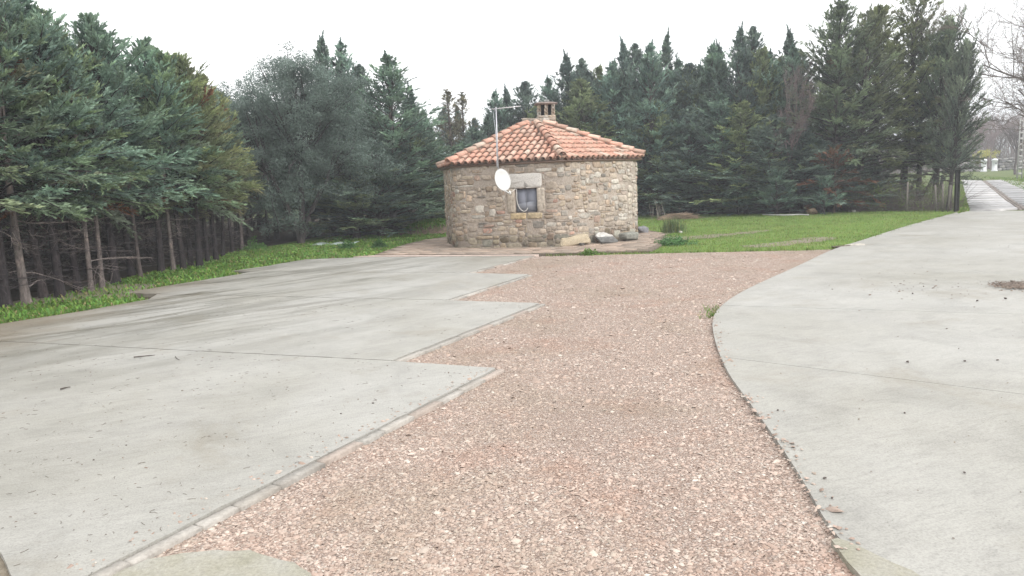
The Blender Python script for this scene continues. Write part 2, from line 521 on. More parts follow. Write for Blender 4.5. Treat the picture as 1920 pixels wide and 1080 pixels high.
def mat_paver():
    n = NT("clay_paver")
    h = n.noise(n.pos, 30, 5, .7); a = n.noise(n.pos, 1.6, 5, .6)
    c = n.mix(1.0, n.tint(), n.ramp(h, [(.3, .75), (.7, 1.15)]), 'MULTIPLY')
    c = n.mix(n.ramp(a, [(.5, 0.0), (.7, .5)]), c, (.17, .14, .11))
    return n.fin(c, .85, n.bump(h, .6, .008), .25)
M_PAVER = mat_paver()
def mat_glass():
    n = NT("window_glass")
    h = n.noise(n.pos, 3, 2)
    return n.fin(n.ramp(h, [(.3, (.20, .21, .25)), (.7, (.215, .225, .265))]), .6, None, .25)
M_GLASS = mat_glass()

# ------------------------------------------------------------------ ground
g = Geo()
xs = np.concatenate([np.linspace(-700, -60, 9), np.linspace(-50, 60, 23), np.linspace(75, 700, 10)])
ys = np.concatenate([np.linspace(-120, -10, 5), np.linspace(0, 120, 25), np.linspace(140, 900, 12)])
X, Y = np.meshgrid(xs, ys)
Z = terr(X, np.minimum(Y, 130)) - .03
V = np.stack([X, Y, Z], -1).reshape(-1, 3)
ny, nx = X.shape
i, j = np.meshgrid(np.arange(nx - 1), np.arange(ny - 1)); a = (j * nx + i).ravel()
g.add(V, np.stack([a, a + 1, a + nx + 1, a + nx], 1))
g.build("ground", M_GROUND, kind="structure")

# low hills far off
g = Geo(); rs = np.random.RandomState(3)
hx = np.linspace(-900, 900, 60)
hh = 16 + 7 * np.sin(hx / 130 + 1) + 4 * np.sin(hx / 47)
V = np.concatenate([np.stack([hx, np.full(60, 420.), np.zeros(60)], 1), np.stack([hx, np.full(60, 560.), hh], 1), np.stack([hx, np.full(60, 800.), hh * .6], 1)])
a = np.arange(59); F = np.concatenate([np.stack([a, a + 1, a + 61, a + 60], 1), np.stack([a + 60, a + 61, a + 121, a + 120], 1)])
g.add(V, F, (.16, .17, .15)); g.build("hills", M_SOILCLOD, kind="structure", smooth=True)

# gravel court
gravel_poly = np.array([(-3.6, -2), (2.6, -2), (2.2, 1.5), (1.6, 2.6), (1.45, 2.98), (1.6, 3.72), (1.72, 4.56), (1.8, 5.15), (1.85, 5.89), (2.1, 7.08), (2.35, 8.15), (2.7, 8.98), (3.4, 10.14), (5.0, 12.46),
                        (6.6, 14.9), (6.3, 14.95), (3.2, 15.72), (0.4, 16.2), (-1.5, 16.2), (-2.5, 13), (-2.5, 7), (-2.3, 4.5), (-1.95, 2.9)])
sheet("gravel", gravel_poly, 0, .0045, M_GRAVEL, kind="structure")

# concrete parking bays, one slab per bay with an open joint between
def inset_line(p, q, d):  # shift of a joint line so that neighbours leave a gap
    n = np.array([-(q - p)[1], (q - p)[0]]); n /= np.linalg.norm(n); return n * d
J = [np.array([(-.17, 6.28), (-1.14, 6.74), (-6.06, 8.67), (-7.5, 9.25)]),
     np.array([(.35, 9.67), (-.92, 10.3), (-5.95, 12.45)]),
     np.array([(.29, 12.83), (-.81, 13.48), (-5.4, 15.45)]),
     np.array([(.49, 16.04), (-3.39, 17.62)])]
ap = empty("parking_apron", (0, 0, 0)); ap["kind"] = "structure"
TOP = .035
e = np.array([0.004, 0.011])
slabA = [(-.17, 6.28), *[tuple(p - e) for p in J[0][1:]], (-8.2, 8.6), (-5.0, 5.9), (-2.36, 3.2), (-2.14, 2.95), (-1.95, 2.81)]
slabB = [tuple(J[0][1] + e), (.35, 9.67), tuple(J[1][1] - e), tuple(J[1][2] - e), (-5.8, 11.82), (-6.37, 10.74), (-6.94, 9.98), (-7.45, 9.35), tuple(J[0][3] + e), tuple(J[0][2] + e)]
slabC = [tuple(J[1][1] + e), (.29, 12.83), tuple(J[2][1] - e), tuple(J[2][2] - e), (-5.5, 15.06), (-6.16, 13.84), (-6.72, 12.8), tuple(J[1][2] + e)]
slabD = [tuple(J[2][1] + e), (.49, 16.04), (-3.39, 17.62), (-4.9, 17.76), (-5.4, 16.6), (-5.95, 15.72), tuple(J[2][2] + e)]
for k, s in enumerate((slabA, slabB, slabC, slabD)):
    o = sheet("slab", rough_poly(s, .0035, .10, 200 + k), -.06, TOP, M_CONC, ap)
sheet("threshold_strip", [(.52, 16.08), (.62, 16.22), (-3.30, 17.86), (-3.75, 17.80), (-3.39, 17.65)], -.04, TOP + .012, mat_plain("pale_cement", .8, .15, 8, .2), ap, label="pale pinkish cement strip")
for o in ap.children:
    if o.name.startswith("threshold"): o.color = (.62, .50, .44, 1)

# kerb of thin cement blocks between bays and gravel
kerb = empty("kerb", (0, 0, 0)); kerb["kind"] = "structure"
rs = np.random.RandomState(11)
def kerb_run(a, b, w):
    a, b = np.array(a), np.array(b); d = (b - a) / np.linalg.norm(b - a); n = np.array([d[1], -d[0]]); L = np.linalg.norm(b - a); s = 0
    while s < L - .05:
        l = min(rs.uniform(.22, .42), L - s)
        g = Geo(); q = [a + d * (s + .0015) + n * .004, a + d * (s + l - .0015) + n * .004, a + d * (s + l - .004) + n * (w + rs.uniform(-.008, .008)), a + d * (s + .004) + n * (w + rs.uniform(-.008, .008))]
        z = TOP - .004 + rs.uniform(-.006, .004)
        V = np.array([(*p, -.05) for p in q] + [(*(p + (np.mean(q, 0) - p) * .0), z - .006) for p in q] + [(*(p + (np.mean(q, 0) - p) * .06), z) for p in q])
        F = np.array([[k, (k + 1) % 4, 4 + (k + 1) % 4, 4 + k] for k in range(4)] + [[4 + k, 4 + (k + 1) % 4, 8 + (k + 1) % 4, 8 + k] for k in range(4)] + [[8, 9, 10, 11]])
        base = np.array([(.44, .41, .37), (.46, .39, .34), (.42, .395, .36), (.47, .44, .40)][rs.randint(4)]) * rs.uniform(.85, 1.1)
        g.add(V, F); g.build("kerb_block", M_PAVER, kerb, color=tuple(base)); s += l
kerb_run((-3.0, .75), (-.15, 6.28), .072)
kerb_run((-1.12, 6.76), (.37, 9.67), .075)
kerb_run((-.9, 10.32), (.31, 12.83), .06)
kerb_run((-.78, 13.5), (.51, 16.04), .05)

# mossy concrete patch at the near corner of the gravel
patch = rough_poly(smooth_poly([(-1.83, 2.98), (-1.62, 3.17), (-1.3, 3.19), (-1.05, 3.08), (-.85, 2.9), (-.7, 2.3), (-2.3, 2.0)], 1), .006, .06, 5)
def mat_moss():
    n = NT("mossy_cement")
    b = n.noise(n.pos, 60, 5, .7); a = n.noise(n.pos, 4, 5, .6)
    c = n.ramp(a, [(.3, (.35, .335, .255)), (.5, (.44, .42, .35)), (.75, (.48, .465, .42))])
    c = n.mix(.6, c, n.ramp(b, [(.3, .6), (.7, 1.2)]), 'MULTIPLY')
    return n.fin(c, .95, n.bump(b, .8, .01), .15)
M_MOSS = mat_moss()
sheet("cement_patch", patch, -.03, .022, M_MOSS, kind="structure")
sheet("path_earth", [(-2.1, 2.9), (-2.32, 3.18), (-4.4, 5.85), (-9, 5), (-9, -2), (-4.6, -2)], 0, .010, M_SOIL, kind="structure")

# driveway on the right: three pours with thin joints
edge = smooth_open([(1.42, 2.55), (1.33, 2.98), (1.46, 3.72), (1.56, 4.56), (1.62, 5.15), (1.70, 5.89), (1.93, 7.08), (2.2, 8.15), (2.55, 8.98), (3.22, 10.14), (4.86, 12.46), (6.37, 14.72), (7.62, 16.2), (10.53, 19.77), (14.89, 24.66)], 2)
def split_edge(y0, y1): return [tuple(p) for p in edge if y0 < p[1] < y1]
def edge_at(y): 
    k = np.argmin(np.abs(edge[:, 1] - y)); return float(edge[k, 0]), float(edge[k, 1])
dr = empty("driveway", (0, 0, 0)); dr["kind"] = "structure"
ea = edge_at(6.3); eb = edge_at(8.95)
ja = lambda x: ea[1] - (x - ea[0]) * .87; jb = lambda x: eb[1] - (x - eb[0]) * .49
sheet("slab", [(1.42, 2.3), *split_edge(2.4, ea[1] - .02), (ea[0], ea[1] - .008), (3.4, ja(3.4) - .008), (5.5, ja(5.5) - .008), (5.5, -2), (3.2, -2), (2.0, 1.6)], -.06, .03, M_CONC, dr)
sheet("slab", [(ea[0], ea[1] + .002), *split_edge(ea[1] + .01, eb[1] - .02), (eb[0], eb[1] - .004), (12, jb(12) - .004), (12, -2), (5.504, -2), (5.504, ja(5.504)), (3.4, ja(3.4) + .002)], -.06, .03, M_CONC, dr)
sheet("slab", [(eb[0], eb[1] + .004), *split_edge(eb[1] + .02, 24.6), (14.89, 24.66), (16.05, 23.72), (18, 22.4), (26, 16), (26, -2), (12.004, -2), (12.004, jb(12) + .004)], -.06, .03, M_CONC, dr)

# far drive: rows of rough slabs with a brick strip running up the middle
fd = empty("far_driveway", (0, 0, 0)); fd["kind"] = "structure"
L0, L1 = G(1817, 397), G(1802, 338); R0, R1 = np.array([21.5, 20.2]), G(1876, 337.5)
C0, C1 = G(1917, 392), G(1845, 339)
rs = np.random.RandomState(8)
nrow = 16
M_OLD = mat_plain("weathered_concrete", .38, .35, 3.0, .5, .35)
tt = np.linspace(0, 1, nrow + 1) ** 1.45
def lerp(a, b, t): return a + (b - a) * t
for k in range(nrow):
    for (a0, a1, b0, b1, sa, sb) in ((L0, L1, C0, C1, 0, -.16), (C0, C1, R0, R1, .16, 0)):
        t0, t1 = tt[k] + .0012, tt[k + 1] - .0012
        q = []
        for t, (p0, p1), sh in ((t0, (a0, a1), sa), (t0, (b0, b1), sb), (t1, (b0, b1), sb), (t1, (a0, a1), sa)):
            p = lerp(p0, p1, t); q.append((p[0] + sh, p[1]))
        V = np.array([(x, y, terr(x, y) + z + .03) for z in (-.09, rs.uniform(-.008, .01)) for x, y in q])
        F = np.array([[4, 5, 6, 7], [0, 1, 5, 4], [1, 2, 6, 5], [2, 3, 7, 6], [3, 0, 4, 7]])
        w = rs.uniform(.8, 1.1)
        Geo().add(V, F).build("slab", M_OLD, fd, color=(.40 * w, .385 * w, .38 * w))
rs = np.random.RandomState(9)
g = Geo()
for k in range(90):
    t = k / 90; p = lerp(C0, C1, t ** 1.3); p2 = lerp(C0, C1, ((k + .85) / 90) ** 1.3)
    for s in (-.14, 0.01):
        q = [(p[0] + s, p[1]), (p[0] + s + .12, p[1]), (p2[0] + s + .12, p2[1]), (p2[0] + s, p2[1])]
        zz = rs.uniform(.015, .03)
        V = np.array([(x, y, terr(x, y) + z) for z in (-.05, zz) for x, y in q]); w = rs.uniform(.7, 1.1)
        g.add(V, np.array([[4, 5, 6, 7], [0, 1, 5, 4], [1, 2, 6, 5], [2, 3, 7, 6], [3, 0, 4, 7]]), (.35 * w, .305 * w, .275 * w))
o = g.build("brick_strip", M_PAVER, fd); o["kind"] = "stuff"

# paved terrace round the house: clay pavers
HX, HY = .80, 20.4
terr_poly = np.array([(-3.28, 17.92), (.66, 16.30), (2.98, 15.86), (3.5, 17.2), (3.95, 19.1), (4.3, 20.6), (4.1, 22.4), (3.0, 23.9), (1.0, 24.4), (-1.2, 24.0), (-2.3, 22.9), (-2.9, 21.2), (-3.1, 19.6)])
te = empty("terrace", (0, 0, 0)); te["kind"] = "structure"
sheet("paving_bed", terr_poly, -.05, .052, mat_plain("sand_bed", .95, .3, 20, .5, .1), te, color=(.20, .165, .13))
rs = np.random.RandomState(21)
d1 = np.array([-.921, .389]); d1 /= np.linalg.norm(d1); d2 = np.array([.389, .921])
pv = []
for a in range(-14, 40):
    for b in range(-14, 40):
        c = np.array([.62, 16.32]) + d1 * (a + .5 * (b % 2)) * .40 + d2 * (b + .5) * .215
        q = [c + d1 * sx * .195 + d2 * sy * .1025 for sx, sy in ((-1, -1), (1, -1), (1, 1), (-1, 1))]
        if not in_poly(np.array(q), terr_poly).all(): continue
        rel = c - np.array([HX, HY])
        if np.linalg.norm(rel) < 2.25: continue
        pv.append((c, q))
pv.sort(key=lambda t: np.linalg.norm(t[0]))
rest = Geo()
def paver_geo(q, g, tint=(1, 1, 1)):
    z = .064 + rs.uniform(-.006, .007); cc = np.mean(q, 0)
    V = np.array([(*p, .04) for p in q] + [(*p, z - .005) for p in q] + [(*(cc + (p - cc) * .965), z + rs.uniform(-.003, .003)) for p in q])
    F = np.array([[k, (k + 1) % 4, 4 + (k + 1) % 4, 4 + k] for k in range(4)] + [[4 + k, 4 + (k + 1) % 4, 8 + (k + 1) % 4, 8 + k] for k in range(4)] + [[8, 9, 10, 11]])
    F = F[:, ::-1]
    g.add(V, F, tint)
for k, (c, q) in enumerate(pv):
    w = rs.uniform(.78, 1.12); col = np.array([(.46, .36, .29), (.43, .35, .29), (.50, .385, .31), (.40, .325, .265)][rs.randint(4)]) * w
    if k < 300: g = Geo(); paver_geo(q, g); g.build("paver", M_PAVER, te, color=tuple(col))
    else: paver_geo(q, rest, col)
if rest.n: o = rest.build("rear_pavers", M_PAVER, te); o["kind"] = "stuff"

# lawn between house and hedge, verge by the wood
lawn_poly = np.array([(1.5, 15.98), (3.2, 15.66), (6.35, 14.9), (7.7, 16.2), (10.6, 19.85), (14.85, 24.66), (14.6, 25.5), (13, 27.3), (10, 28.6), (7.6, 31), (5, 33), (-6, 33.5), (-7.4, 24.2), (-8.0, 21), (-8.15, 16), (-8.25, 13), (-8.4, 9.0), (-7.5, 9.3), (-6.9, 10.0), (-6.35, 10.76), (-5.78, 11.84), (-6.7, 12.82), (-6.15, 13.86), (-5.48, 15.08), (-5.9, 15.75), (-5.35, 16.7), (-4.9, 17.8), (-3.3, 17.85), (-3.05, 19.6), (-2.8, 21.2), (-2, 22.9), (4, 22.3), (4.25, 20.6), (3.9, 19.1), (3.4, 17.2), (2.9, 16.0)])
lawn_edge = rough_poly(lawn_poly, .03, .25, 4)
sheet("lawn", lawn_edge, 0, .006, M_LAWN, kind="structure")
soil_a = rough_poly(smooth_poly([(4.1, 18.6), (5.4, 19.2), (6.7, 20.1), (7.4, 20.7), (6.9, 20.7), (5.8, 20.1), (4.3, 19.6), (4.2, 20.8), (5.1, 21.6), (4.9, 22.0), (4.1, 21.2), (3.95, 19.6)], 1), .09, .16, 6)
soil_b = rough_poly(smooth_poly([(5.3, 15.9), (6.2, 16.3), (7.3, 17.1), (7.7, 17.7), (7.2, 17.7), (6.0, 17.0), (5.0, 16.3)], 1), .12, .16, 7)
soil_c = rough_poly(smooth_poly([(-8.3, 11.6), (-7.1, 12.2), (-6.0, 12.1), (-6.75, 12.9), (-6.4, 14.0), (-7.7, 14.5), (-8.4, 13.4)], 1), .06, .25, 8)
soil_d = rough_poly(smooth_poly([(7.2, 24.3), (9, 24.2), (11.8, 24.4), (11.9, 24.8), (9.2, 24.6), (7.1, 24.8)], 1), .10, .2, 9)
for s in (soil_a, soil_b, soil_c): sheet("soil_patch", s, 0, .011, M_SOIL, kind="structure")

def blades(P, h, w, rs, tint, lean=.5, broad=False):
    """one bent blade (two quads) per point"""
    n = len(P)
    if n == 0: return Geo()
    az = rs.uniform(0, 2 * math.pi, n); d = np.stack([np.cos(az), np.sin(az)], 1); s = np.stack([-d[:, 1], d[:, 0]], 1)
    hh = h * rs.uniform(.45, 1.25, n); ww = w * rs.uniform(.6, 1.3, n); ln = hh * lean * rs.uniform(.2, 1.2, n)
    z0 = terr(P[:, 0], P[:, 1]) + .0
    V = np.zeros((n, 5, 3))
    base = np.column_stack([P, z0])
    V[:, 0] = base; V[:, 0, :2] -= s * ww[:, None] * (.25 if broad else .5)
    V[:, 1] = base; V[:, 1, :2] += s * ww[:, None] * (.25 if broad else .5)
    mid = base + np.column_stack([d * ln[:, None] * .45, hh * .6])
    V[:, 2] = mid; V[:, 2, :2] += s * ww[:, None] * (.9 if broad else .4)
    V[:, 3] = mid; V[:, 3, :2] -= s * ww[:, None] * (.9 if broad else .4)
    V[:, 4] = base + np.column_stack([d * ln[:, None], hh * (.85 if broad else 1)])
    k = np.arange(n) * 5
    t = np.asarray(tint)[None] * rs.uniform(.7, 1.35, (n, 1)) * np.array([1, 1, 1])[None]
    t[:, 0] *= rs.uniform(.8, 1.35, n)
    dry = rs.rand(n) < .10; t[dry] = np.array([.36, .31, .15]) * rs.uniform(.6, 1.1, (dry.sum(), 1))
    g = Geo(); g.add(V.reshape(-1, 3), [np.stack([k, k + 1, k + 2, k + 3], 1), np.stack([k + 3, k + 2, k + 4], 1)], np.repeat(t, 5, 0))
    return g

rs = np.random.RandomState(31)
holes = [terr_poly, soil_a, soil_b]
verge = np.array([(-8.4, 9.0), (-7.5, 9.3), (-6.9, 10.0), (-6.35, 10.76), (-5.78, 11.84), (-6.7, 12.82), (-6.15, 13.86), (-5.48, 15.08), (-5.9, 15.75), (-5.35, 16.7), (-4.9, 17.8), (-3.3, 17.85), (-3.05, 19.6), (-2.8, 21.2), (-2, 23.2), (-2.2, 26), (-4, 29), (-6, 27), (-6.6, 24.2), (-7.4, 22.2), (-7.9, 21), (-7.85, 16), (-8.1, 12.6)])
P = scatter(verge, 26000, rs, [terr_poly])
keep = ~in_poly(P, soil_c) | (rs.rand(len(P)) < .35)
P = P[keep]
near = P[:, 1] < 17
gg = blades(P[near], .085, .016, rs, (.155, .30, .06), .9, True)
gg.merge(blades(P[~near], .075, .02, rs, (.165, .305, .065), .9, True))
gg.merge(blades(scatter(verge, 14000, rs, [terr_poly]), .055, .008, rs, (.14, .24, .06), .7))
gg.build("verge_weeds", M_GRASS, kind="stuff", label="bright green low weeds along the wood's edge beside the parking bays", cat="weeds")
lawn_r = np.array([(1.5, 15.98), (3.2, 15.66), (6.35, 14.9), (7.7, 16.2), (10.6, 19.85), (14.85, 24.66), (14.6, 25.5), (13, 27.3), (10, 28.6), (7.6, 31), (5, 33), (3, 33), (4.1, 22.3), (4.3, 20.6), (3.95, 19.1), (3.5, 17.2), (2.98, 15.9)])
P = scatter(lawn_r, 62000, rs, [terr_poly]); P = P[~(in_poly(P, soil_a) | in_poly(P, soil_b)) | (rs.rand(len(P)) < .85)]
cl = np.sin(P[:, 0] * 1.3 + 2 * np.sin(P[:, 1] * .7)) * np.sin(P[:, 1] * 1.1 + 1.5 * np.sin(P[:, 0] * .9)) + rs.randn(len(P)) * .5
P = P[cl > -.7]
gg = blades(P, .045, .011, rs, (.195, .300, .085), .8)
gg.build("lawn_grass", M_GRASS, kind="stuff", label="short green grass of the lawn right of the stone house", cat="grass")
# tufts along edges: path front, drive edge, meadow by the far drive
E_ = []
for a, b, n in (((.75, 16.22), (2.95, 15.82), 420), ((2.95, 15.8), (6.4, 14.85), 500), ((2.2, 8.2), (2.42, 8.9), 120), ((6.4, 14.9), (14.8, 24.6), 500)):
    a, b = np.array(a), np.array(b); t = rs.rand(n, 1); t = t + .03 * np.sin(t * 60); E_.append(a + (b - a) * t + rs.randn(n, 2) * .05)
blades(np.concatenate(E_), .06, .010, rs, (.15, .24, .06), .9).build("edge_tufts", M_GRASS, kind="stuff", label="small green tufts growing along the terrace and gravel edges", cat="grass")
mead = [tuple(G(1797, 402)), tuple(G(1818, 397)), tuple(G(1803, 340)), tuple(G(1797, 345))]
P = scatter(np.array(mead), 5000, rs)
q = np.array([tuple(G(1878, 339)), tuple(G(1840, 333)), tuple(G(1990, 333)), tuple(G(1990, 370)), tuple(G(1930, 362))])
P = np.concatenate([P, scatter(q, 6000, rs)])
blades(P, .09, .03, rs, (.15, .25, .05), .8).build("roadside_grass", M_GRASS, kind="stuff", label="green grass strips beside the far end of the drive", cat="grass")
msh = sheet("roadside_turf", rough_poly(mead, .03, .4, 2), 0, .02, M_LAWN, kind="structure")

# gravel chips: real stones near, thinning with distance
rs = np.random.RandomState(41)
def chips(P, size, tint_lo, rs, z0=0.0):
    n = len(P)
    B = np.array([[-1, -1, -.3], [1, -1, -.3], [1, 1, -.3], [-1, 1, -.3], [-.55, -.6, .7], [.6, -.5, .8], [.55, .6, .7], [-.6, .5, .75]])
    V = B[None] * (1 + .35 * rs.randn(n, 8, 3) * np.array([1, 1, .4]) * .8)
    sc = size * rs.lognormal(0, .38, (n, 1)) * np.column_stack([rs.uniform(.8, 1.4, n), rs.uniform(.6, 1, n), rs.uniform(.24, .48, n)])
    V = V * sc[:, None, :] * .5
    tl = rs.randn(n) * .25; ca, sa = np.cos(tl), np.sin(tl)
    x, z = V[..., 0] * ca[:, None] - V[..., 2] * sa[:, None], V[..., 0] * sa[:, None] + V[..., 2] * ca[:, None]; V[..., 0], V[..., 2] = x, z
    az = rs.uniform(0, 6.28, n); ca, sa = np.cos(az)[:, None], np.sin(az)[:, None]
    x, y = V[..., 0] * ca - V[..., 1] * sa, V[..., 0] * sa + V[..., 1] * ca; V[..., 0], V[..., 1] = x, y
    V += np.column_stack([P, z0 + sc[:, 2] * .12 + rs.uniform(0, .006, n)])[:, None, :]
    k = np.arange(n)[:, None] * 8
    Q = np.array([[4, 5, 6, 7], [0, 1, 5, 4], [1, 2, 6, 5], [2, 3, 7, 6], [3, 0, 4, 7]])
    F = (k[:, None, :] + Q[None]).reshape(-1, 4)
    pal = np.array([(.47, .355, .295), (.53, .415, .35), (.56, .45, .38), (.60, .51, .44), (.40, .30, .245), (.47, .395, .33), (.66, .60, .53)])
    t = pal[rs.choice(7, n, p=[.22, .24, .19, .11, .12, .08, .04])] * rs.uniform(.8, 1.15, (n, 1)) * tint_lo
    g = Geo(); g.add(V.reshape(-1, 3), F, np.repeat(t, 8, 0)); return g
bays = [np.array(slabA), np.array(slabB), np.array(slabC), np.array(slabD), patch]
gv = np.array([(-2.3, 2.1), (-.17, 6.28), (-1.1, 6.78), (.36, 9.66), (-.88, 10.32), (.3, 12.83), (-.78, 13.5), (.5, 16.05), (.75, 16.22), (2.95, 15.75), (6.3, 14.8), (4.95, 12.6), (3.3, 10.25), (2.63, 9.05), (2.27, 8.15), (1.98, 7.08), (1.73, 5.89), (1.64, 5.15), (1.6, 4.56), (1.5, 3.72), (1.36, 2.98), (1.5, 2.1)])
Pn = scatter(gv, 760000, rs, [patch])
keep = rs.rand(len(Pn)) < np.clip((2.9 / np.maximum(Pn[:, 1], 2.4)) ** 2.1, 0, 1) * 1.0
Pn = Pn[keep]
worn = np.exp(-(((Pn[:, 0] - .55) / .55) ** 2 + ((Pn[:, 1] - 4.9) / 1.0) ** 2)) + .8 * np.exp(-(((Pn[:, 0] - .75) / .4) ** 2 + ((Pn[:, 1] - 3.1) / .5) ** 2)) + .7 * np.exp(-(((Pn[:, 0] - .9) / .6) ** 2 + ((Pn[:, 1] - 7.6) / .9) ** 2))
Pn = Pn[rs.rand(len(Pn)) > worn * .72]
Pf = scatter(gv, 34000, rs, [patch]); Pf = Pf[Pf[:, 1] > 5]
cg = chips(Pn, .0108, 1.0, rs); cg.merge(chips(Pf, .015, 1.0, rs))
Pb = scatter(gv[gv[:, 1] < 20], 2600, rs, [patch]); cg.merge(chips(Pb, .018, 1.02, rs))
cg.build("gravel_chips", M_CHIP, kind="stuff", label="pink and white gravel chips covering the court between the slabs", cat="gravel")
print("chips", len(Pn), len(Pf))

# ------------------------------------------------------------------ the stone house
house = empty("stone_house", (HX, HY, 0), label="small hexagonal rubble stone house with an orange clay tiled roof", cat="house")
NORM = [R(-20 + 60 * k) for k in range(6)]
APO = 2.415
def wall_r(az, a=APO, p=20):
    s = 0
    for n in NORM: s = s + np.maximum(0, np.cos(az - n)) ** p
    return a * s ** (-1 / p)
_az = np.linspace(-math.pi, math.pi, 2881)
_rr = wall_r(_az); _px, _py = _rr * np.sin(_az), -_rr * np.cos(_az)
_ds = np.hypot(np.diff(_px), np.diff(_py)); _S = np.concatenate([[0], np.cumsum(_ds)]); PER = _S[-1]
_tx, _ty = np.gradient(_px, _S), np.gradient(_py, _S); _nx, _ny = _ty, -_tx
def wallpt(s, z, n):
    s = np.mod(s, PER); x = np.interp(s, _S, _px); y = np.interp(s, _S, _py); a = np.interp(s, _S, _nx); b = np.interp(s, _S, _ny)
    z = np.asarray(z, float) + 0 * x
    return np.stack([x + a * n, y + b * n, z], -1)
def s_at_px(px, z):     # wall arc position seen in a given frame column
    ss = np.linspace(0, PER, 4000); P = wallpt(ss, z, 0) + np.array([HX, HY, 0]); x, y = proj(P)
    N = np.stack([np.interp(ss, _S, _nx), np.interp(ss, _S, _ny)], 1); vis = (N * P[:, :2]).sum(1) < -1.0
    return ss[vis][np.argmin(np.abs(x[vis] - px))]
WH = 2.13
w0, w1 = s_at_px(966, 1.2), s_at_px(1007, 1.2); wz0, wz1 = .90, 1.475
ns_, nz_ = 360, 44
se = np.unique(np.concatenate([np.linspace(0, PER, ns_), [w0, w1]])); ze = np.unique(np.concatenate([np.linspace(-.05, WH, nz_), [wz0, wz1]]))
SS, ZZ = np.meshgrid(se, ze)
rs = np.random.RandomState(51)
bumpn = .004 * np.sin(SS * 23 + 3 * np.sin(ZZ * 9)) + .005 * np.sin(ZZ * 31 + 4 * np.sin(SS * 7)) + rs.randn(*SS.shape) * .003
bumpn[:, -1] = bumpn[:, 0]
V = wallpt(SS.ravel(), ZZ.ravel(), bumpn.ravel())
nx = len(se); i, j = np.meshgrid(np.arange(nx - 1), np.arange(len(ze) - 1))
hole = (se[:-1][None, :] >= w0 - 1e-6) & (se[1:][None, :] <= w1 + 1e-6) & (ze[:-1][:, None] >= wz0 - 1e-6) & (ze[1:][:, None] <= wz1 + 1e-6)
a = (j * nx + i)[~hole]
g = Geo(); g.add(V, np.stack([a, a + 1, a + nx + 1, a + nx], 1))
# reveal of the window opening
for (sa, za, sb, zb) in ((w0, wz0, w0, wz1), (w1, wz1, w1, wz0), (w1, wz0, w0, wz0), (w0, wz1, w1, wz1)):
    q = np.array([wallpt(sa, za, .004), wallpt(sb, zb, .004), wallpt(sb, zb, -.14), wallpt(sa, za, -.14)]).reshape(-1, 3)
    g.add(q, np.array([[0, 1, 2, 3]]))
wall = g.build("wall", M_MORTAR, house, smooth=True)

def stone_geo(s0, z0, s1, z1, prot, rs, g, tint=(1, 1, 1), k=12, jit=.10, ex=None):
    ex = rs.uniform(2.4, 6.5) if ex is None else ex
    cx, cz, hw, hh = (s0 + s1) / 2, (z0 + z1) / 2, (s1 - s0) / 2, (z1 - z0) / 2
    th = np.arange(k) * 2 * math.pi / k + rs.uniform(-.12, .12, k) + rs.uniform(0, .4)
    c, s = np.cos(th), np.sin(th)
    rad = 1 / np.maximum(np.abs(c) ** ex + np.abs(s) ** ex, 1e-6) ** (1 / ex)
    rad = rad * (1 + jit * rs.randn(k) * .8)
    sh = rs.randn() * .18 if k == 12 else 0
    ou = c * rad * hw; ow = s * rad * hh; ou = ou + ow * sh
    rings = [(1.0, -.02), (.97, prot * .45), (.84, prot), (.45, prot * 1.12)]
    V = []
    for sc, n in rings: V.append(wallpt(cx + ou * sc, cz + ow * sc, n + rs.randn(k) * prot * .12 * (n > 0)))
    V.append(wallpt(np.array([cx]), np.array([cz]), prot * 1.1))
    V = np.concatenate(V); F = []
    for r_ in range(3):
        for q in range(k): F.append([r_ * k + q, r_ * k + (q + 1) % k, (r_ + 1) * k + (q + 1) % k, (r_ + 1) * k + q])
    T = [[3 * k + q, 3 * k + (q + 1) % k, 4 * k] for q in range(k)]
    g.add(V, [np.array(F), np.array(T)], tint)

# greedy rubble packing on a fine grid
cs, cz_ = .060, .046
NS, NZ = int(PER / cs), int(WH / cz_)
cs = PER / NS
occ = np.zeros((NS, NZ), bool)
reserved = []
def px_rect(x0, y0, x1, y1):
    s0, s1 = s_at_px(x0, 1.4), s_at_px(x1, 1.4)
    Yd = float(wallpt((s0 + s1) / 2, 0, 0)[1]) + HY; xm = (x0 + x1) / 2
    return s0, D(xm, y1, Yd)[2], s1, D(xm, y0, Yd)[2]
lint = px_rect(951, 325, 1017, 350); jl = (px_rect(950, 352, 965, 397)[0], wz0 - .005, w0 - .002, wz1); jr = (w1 + .002, wz0 - .005, px_rect(950, 352, 1021, 397)[2], wz1)
sl = (s_at_px(957, .8), wz0 - .16, (w0 + w1) / 2 - .01, wz0 - .008); sr = ((w0 + w1) / 2 + .01, wz0 - .15, s_at_px(1017, .8), wz0 - .008)
lint = (lint[0], wz1 + .005, lint[2], lint[3])
for (a0, b0, a1, b1) in (lint, jl, jr, sl, sr, (w0, wz0, w1, wz1)):
    occ[int(a0 / cs):int(math.ceil(a1 / cs)), max(0, int(b0 / cz_)):int(math.ceil(b1 / cz_))] = True
stones = []
rs = np.random.RandomState(77)
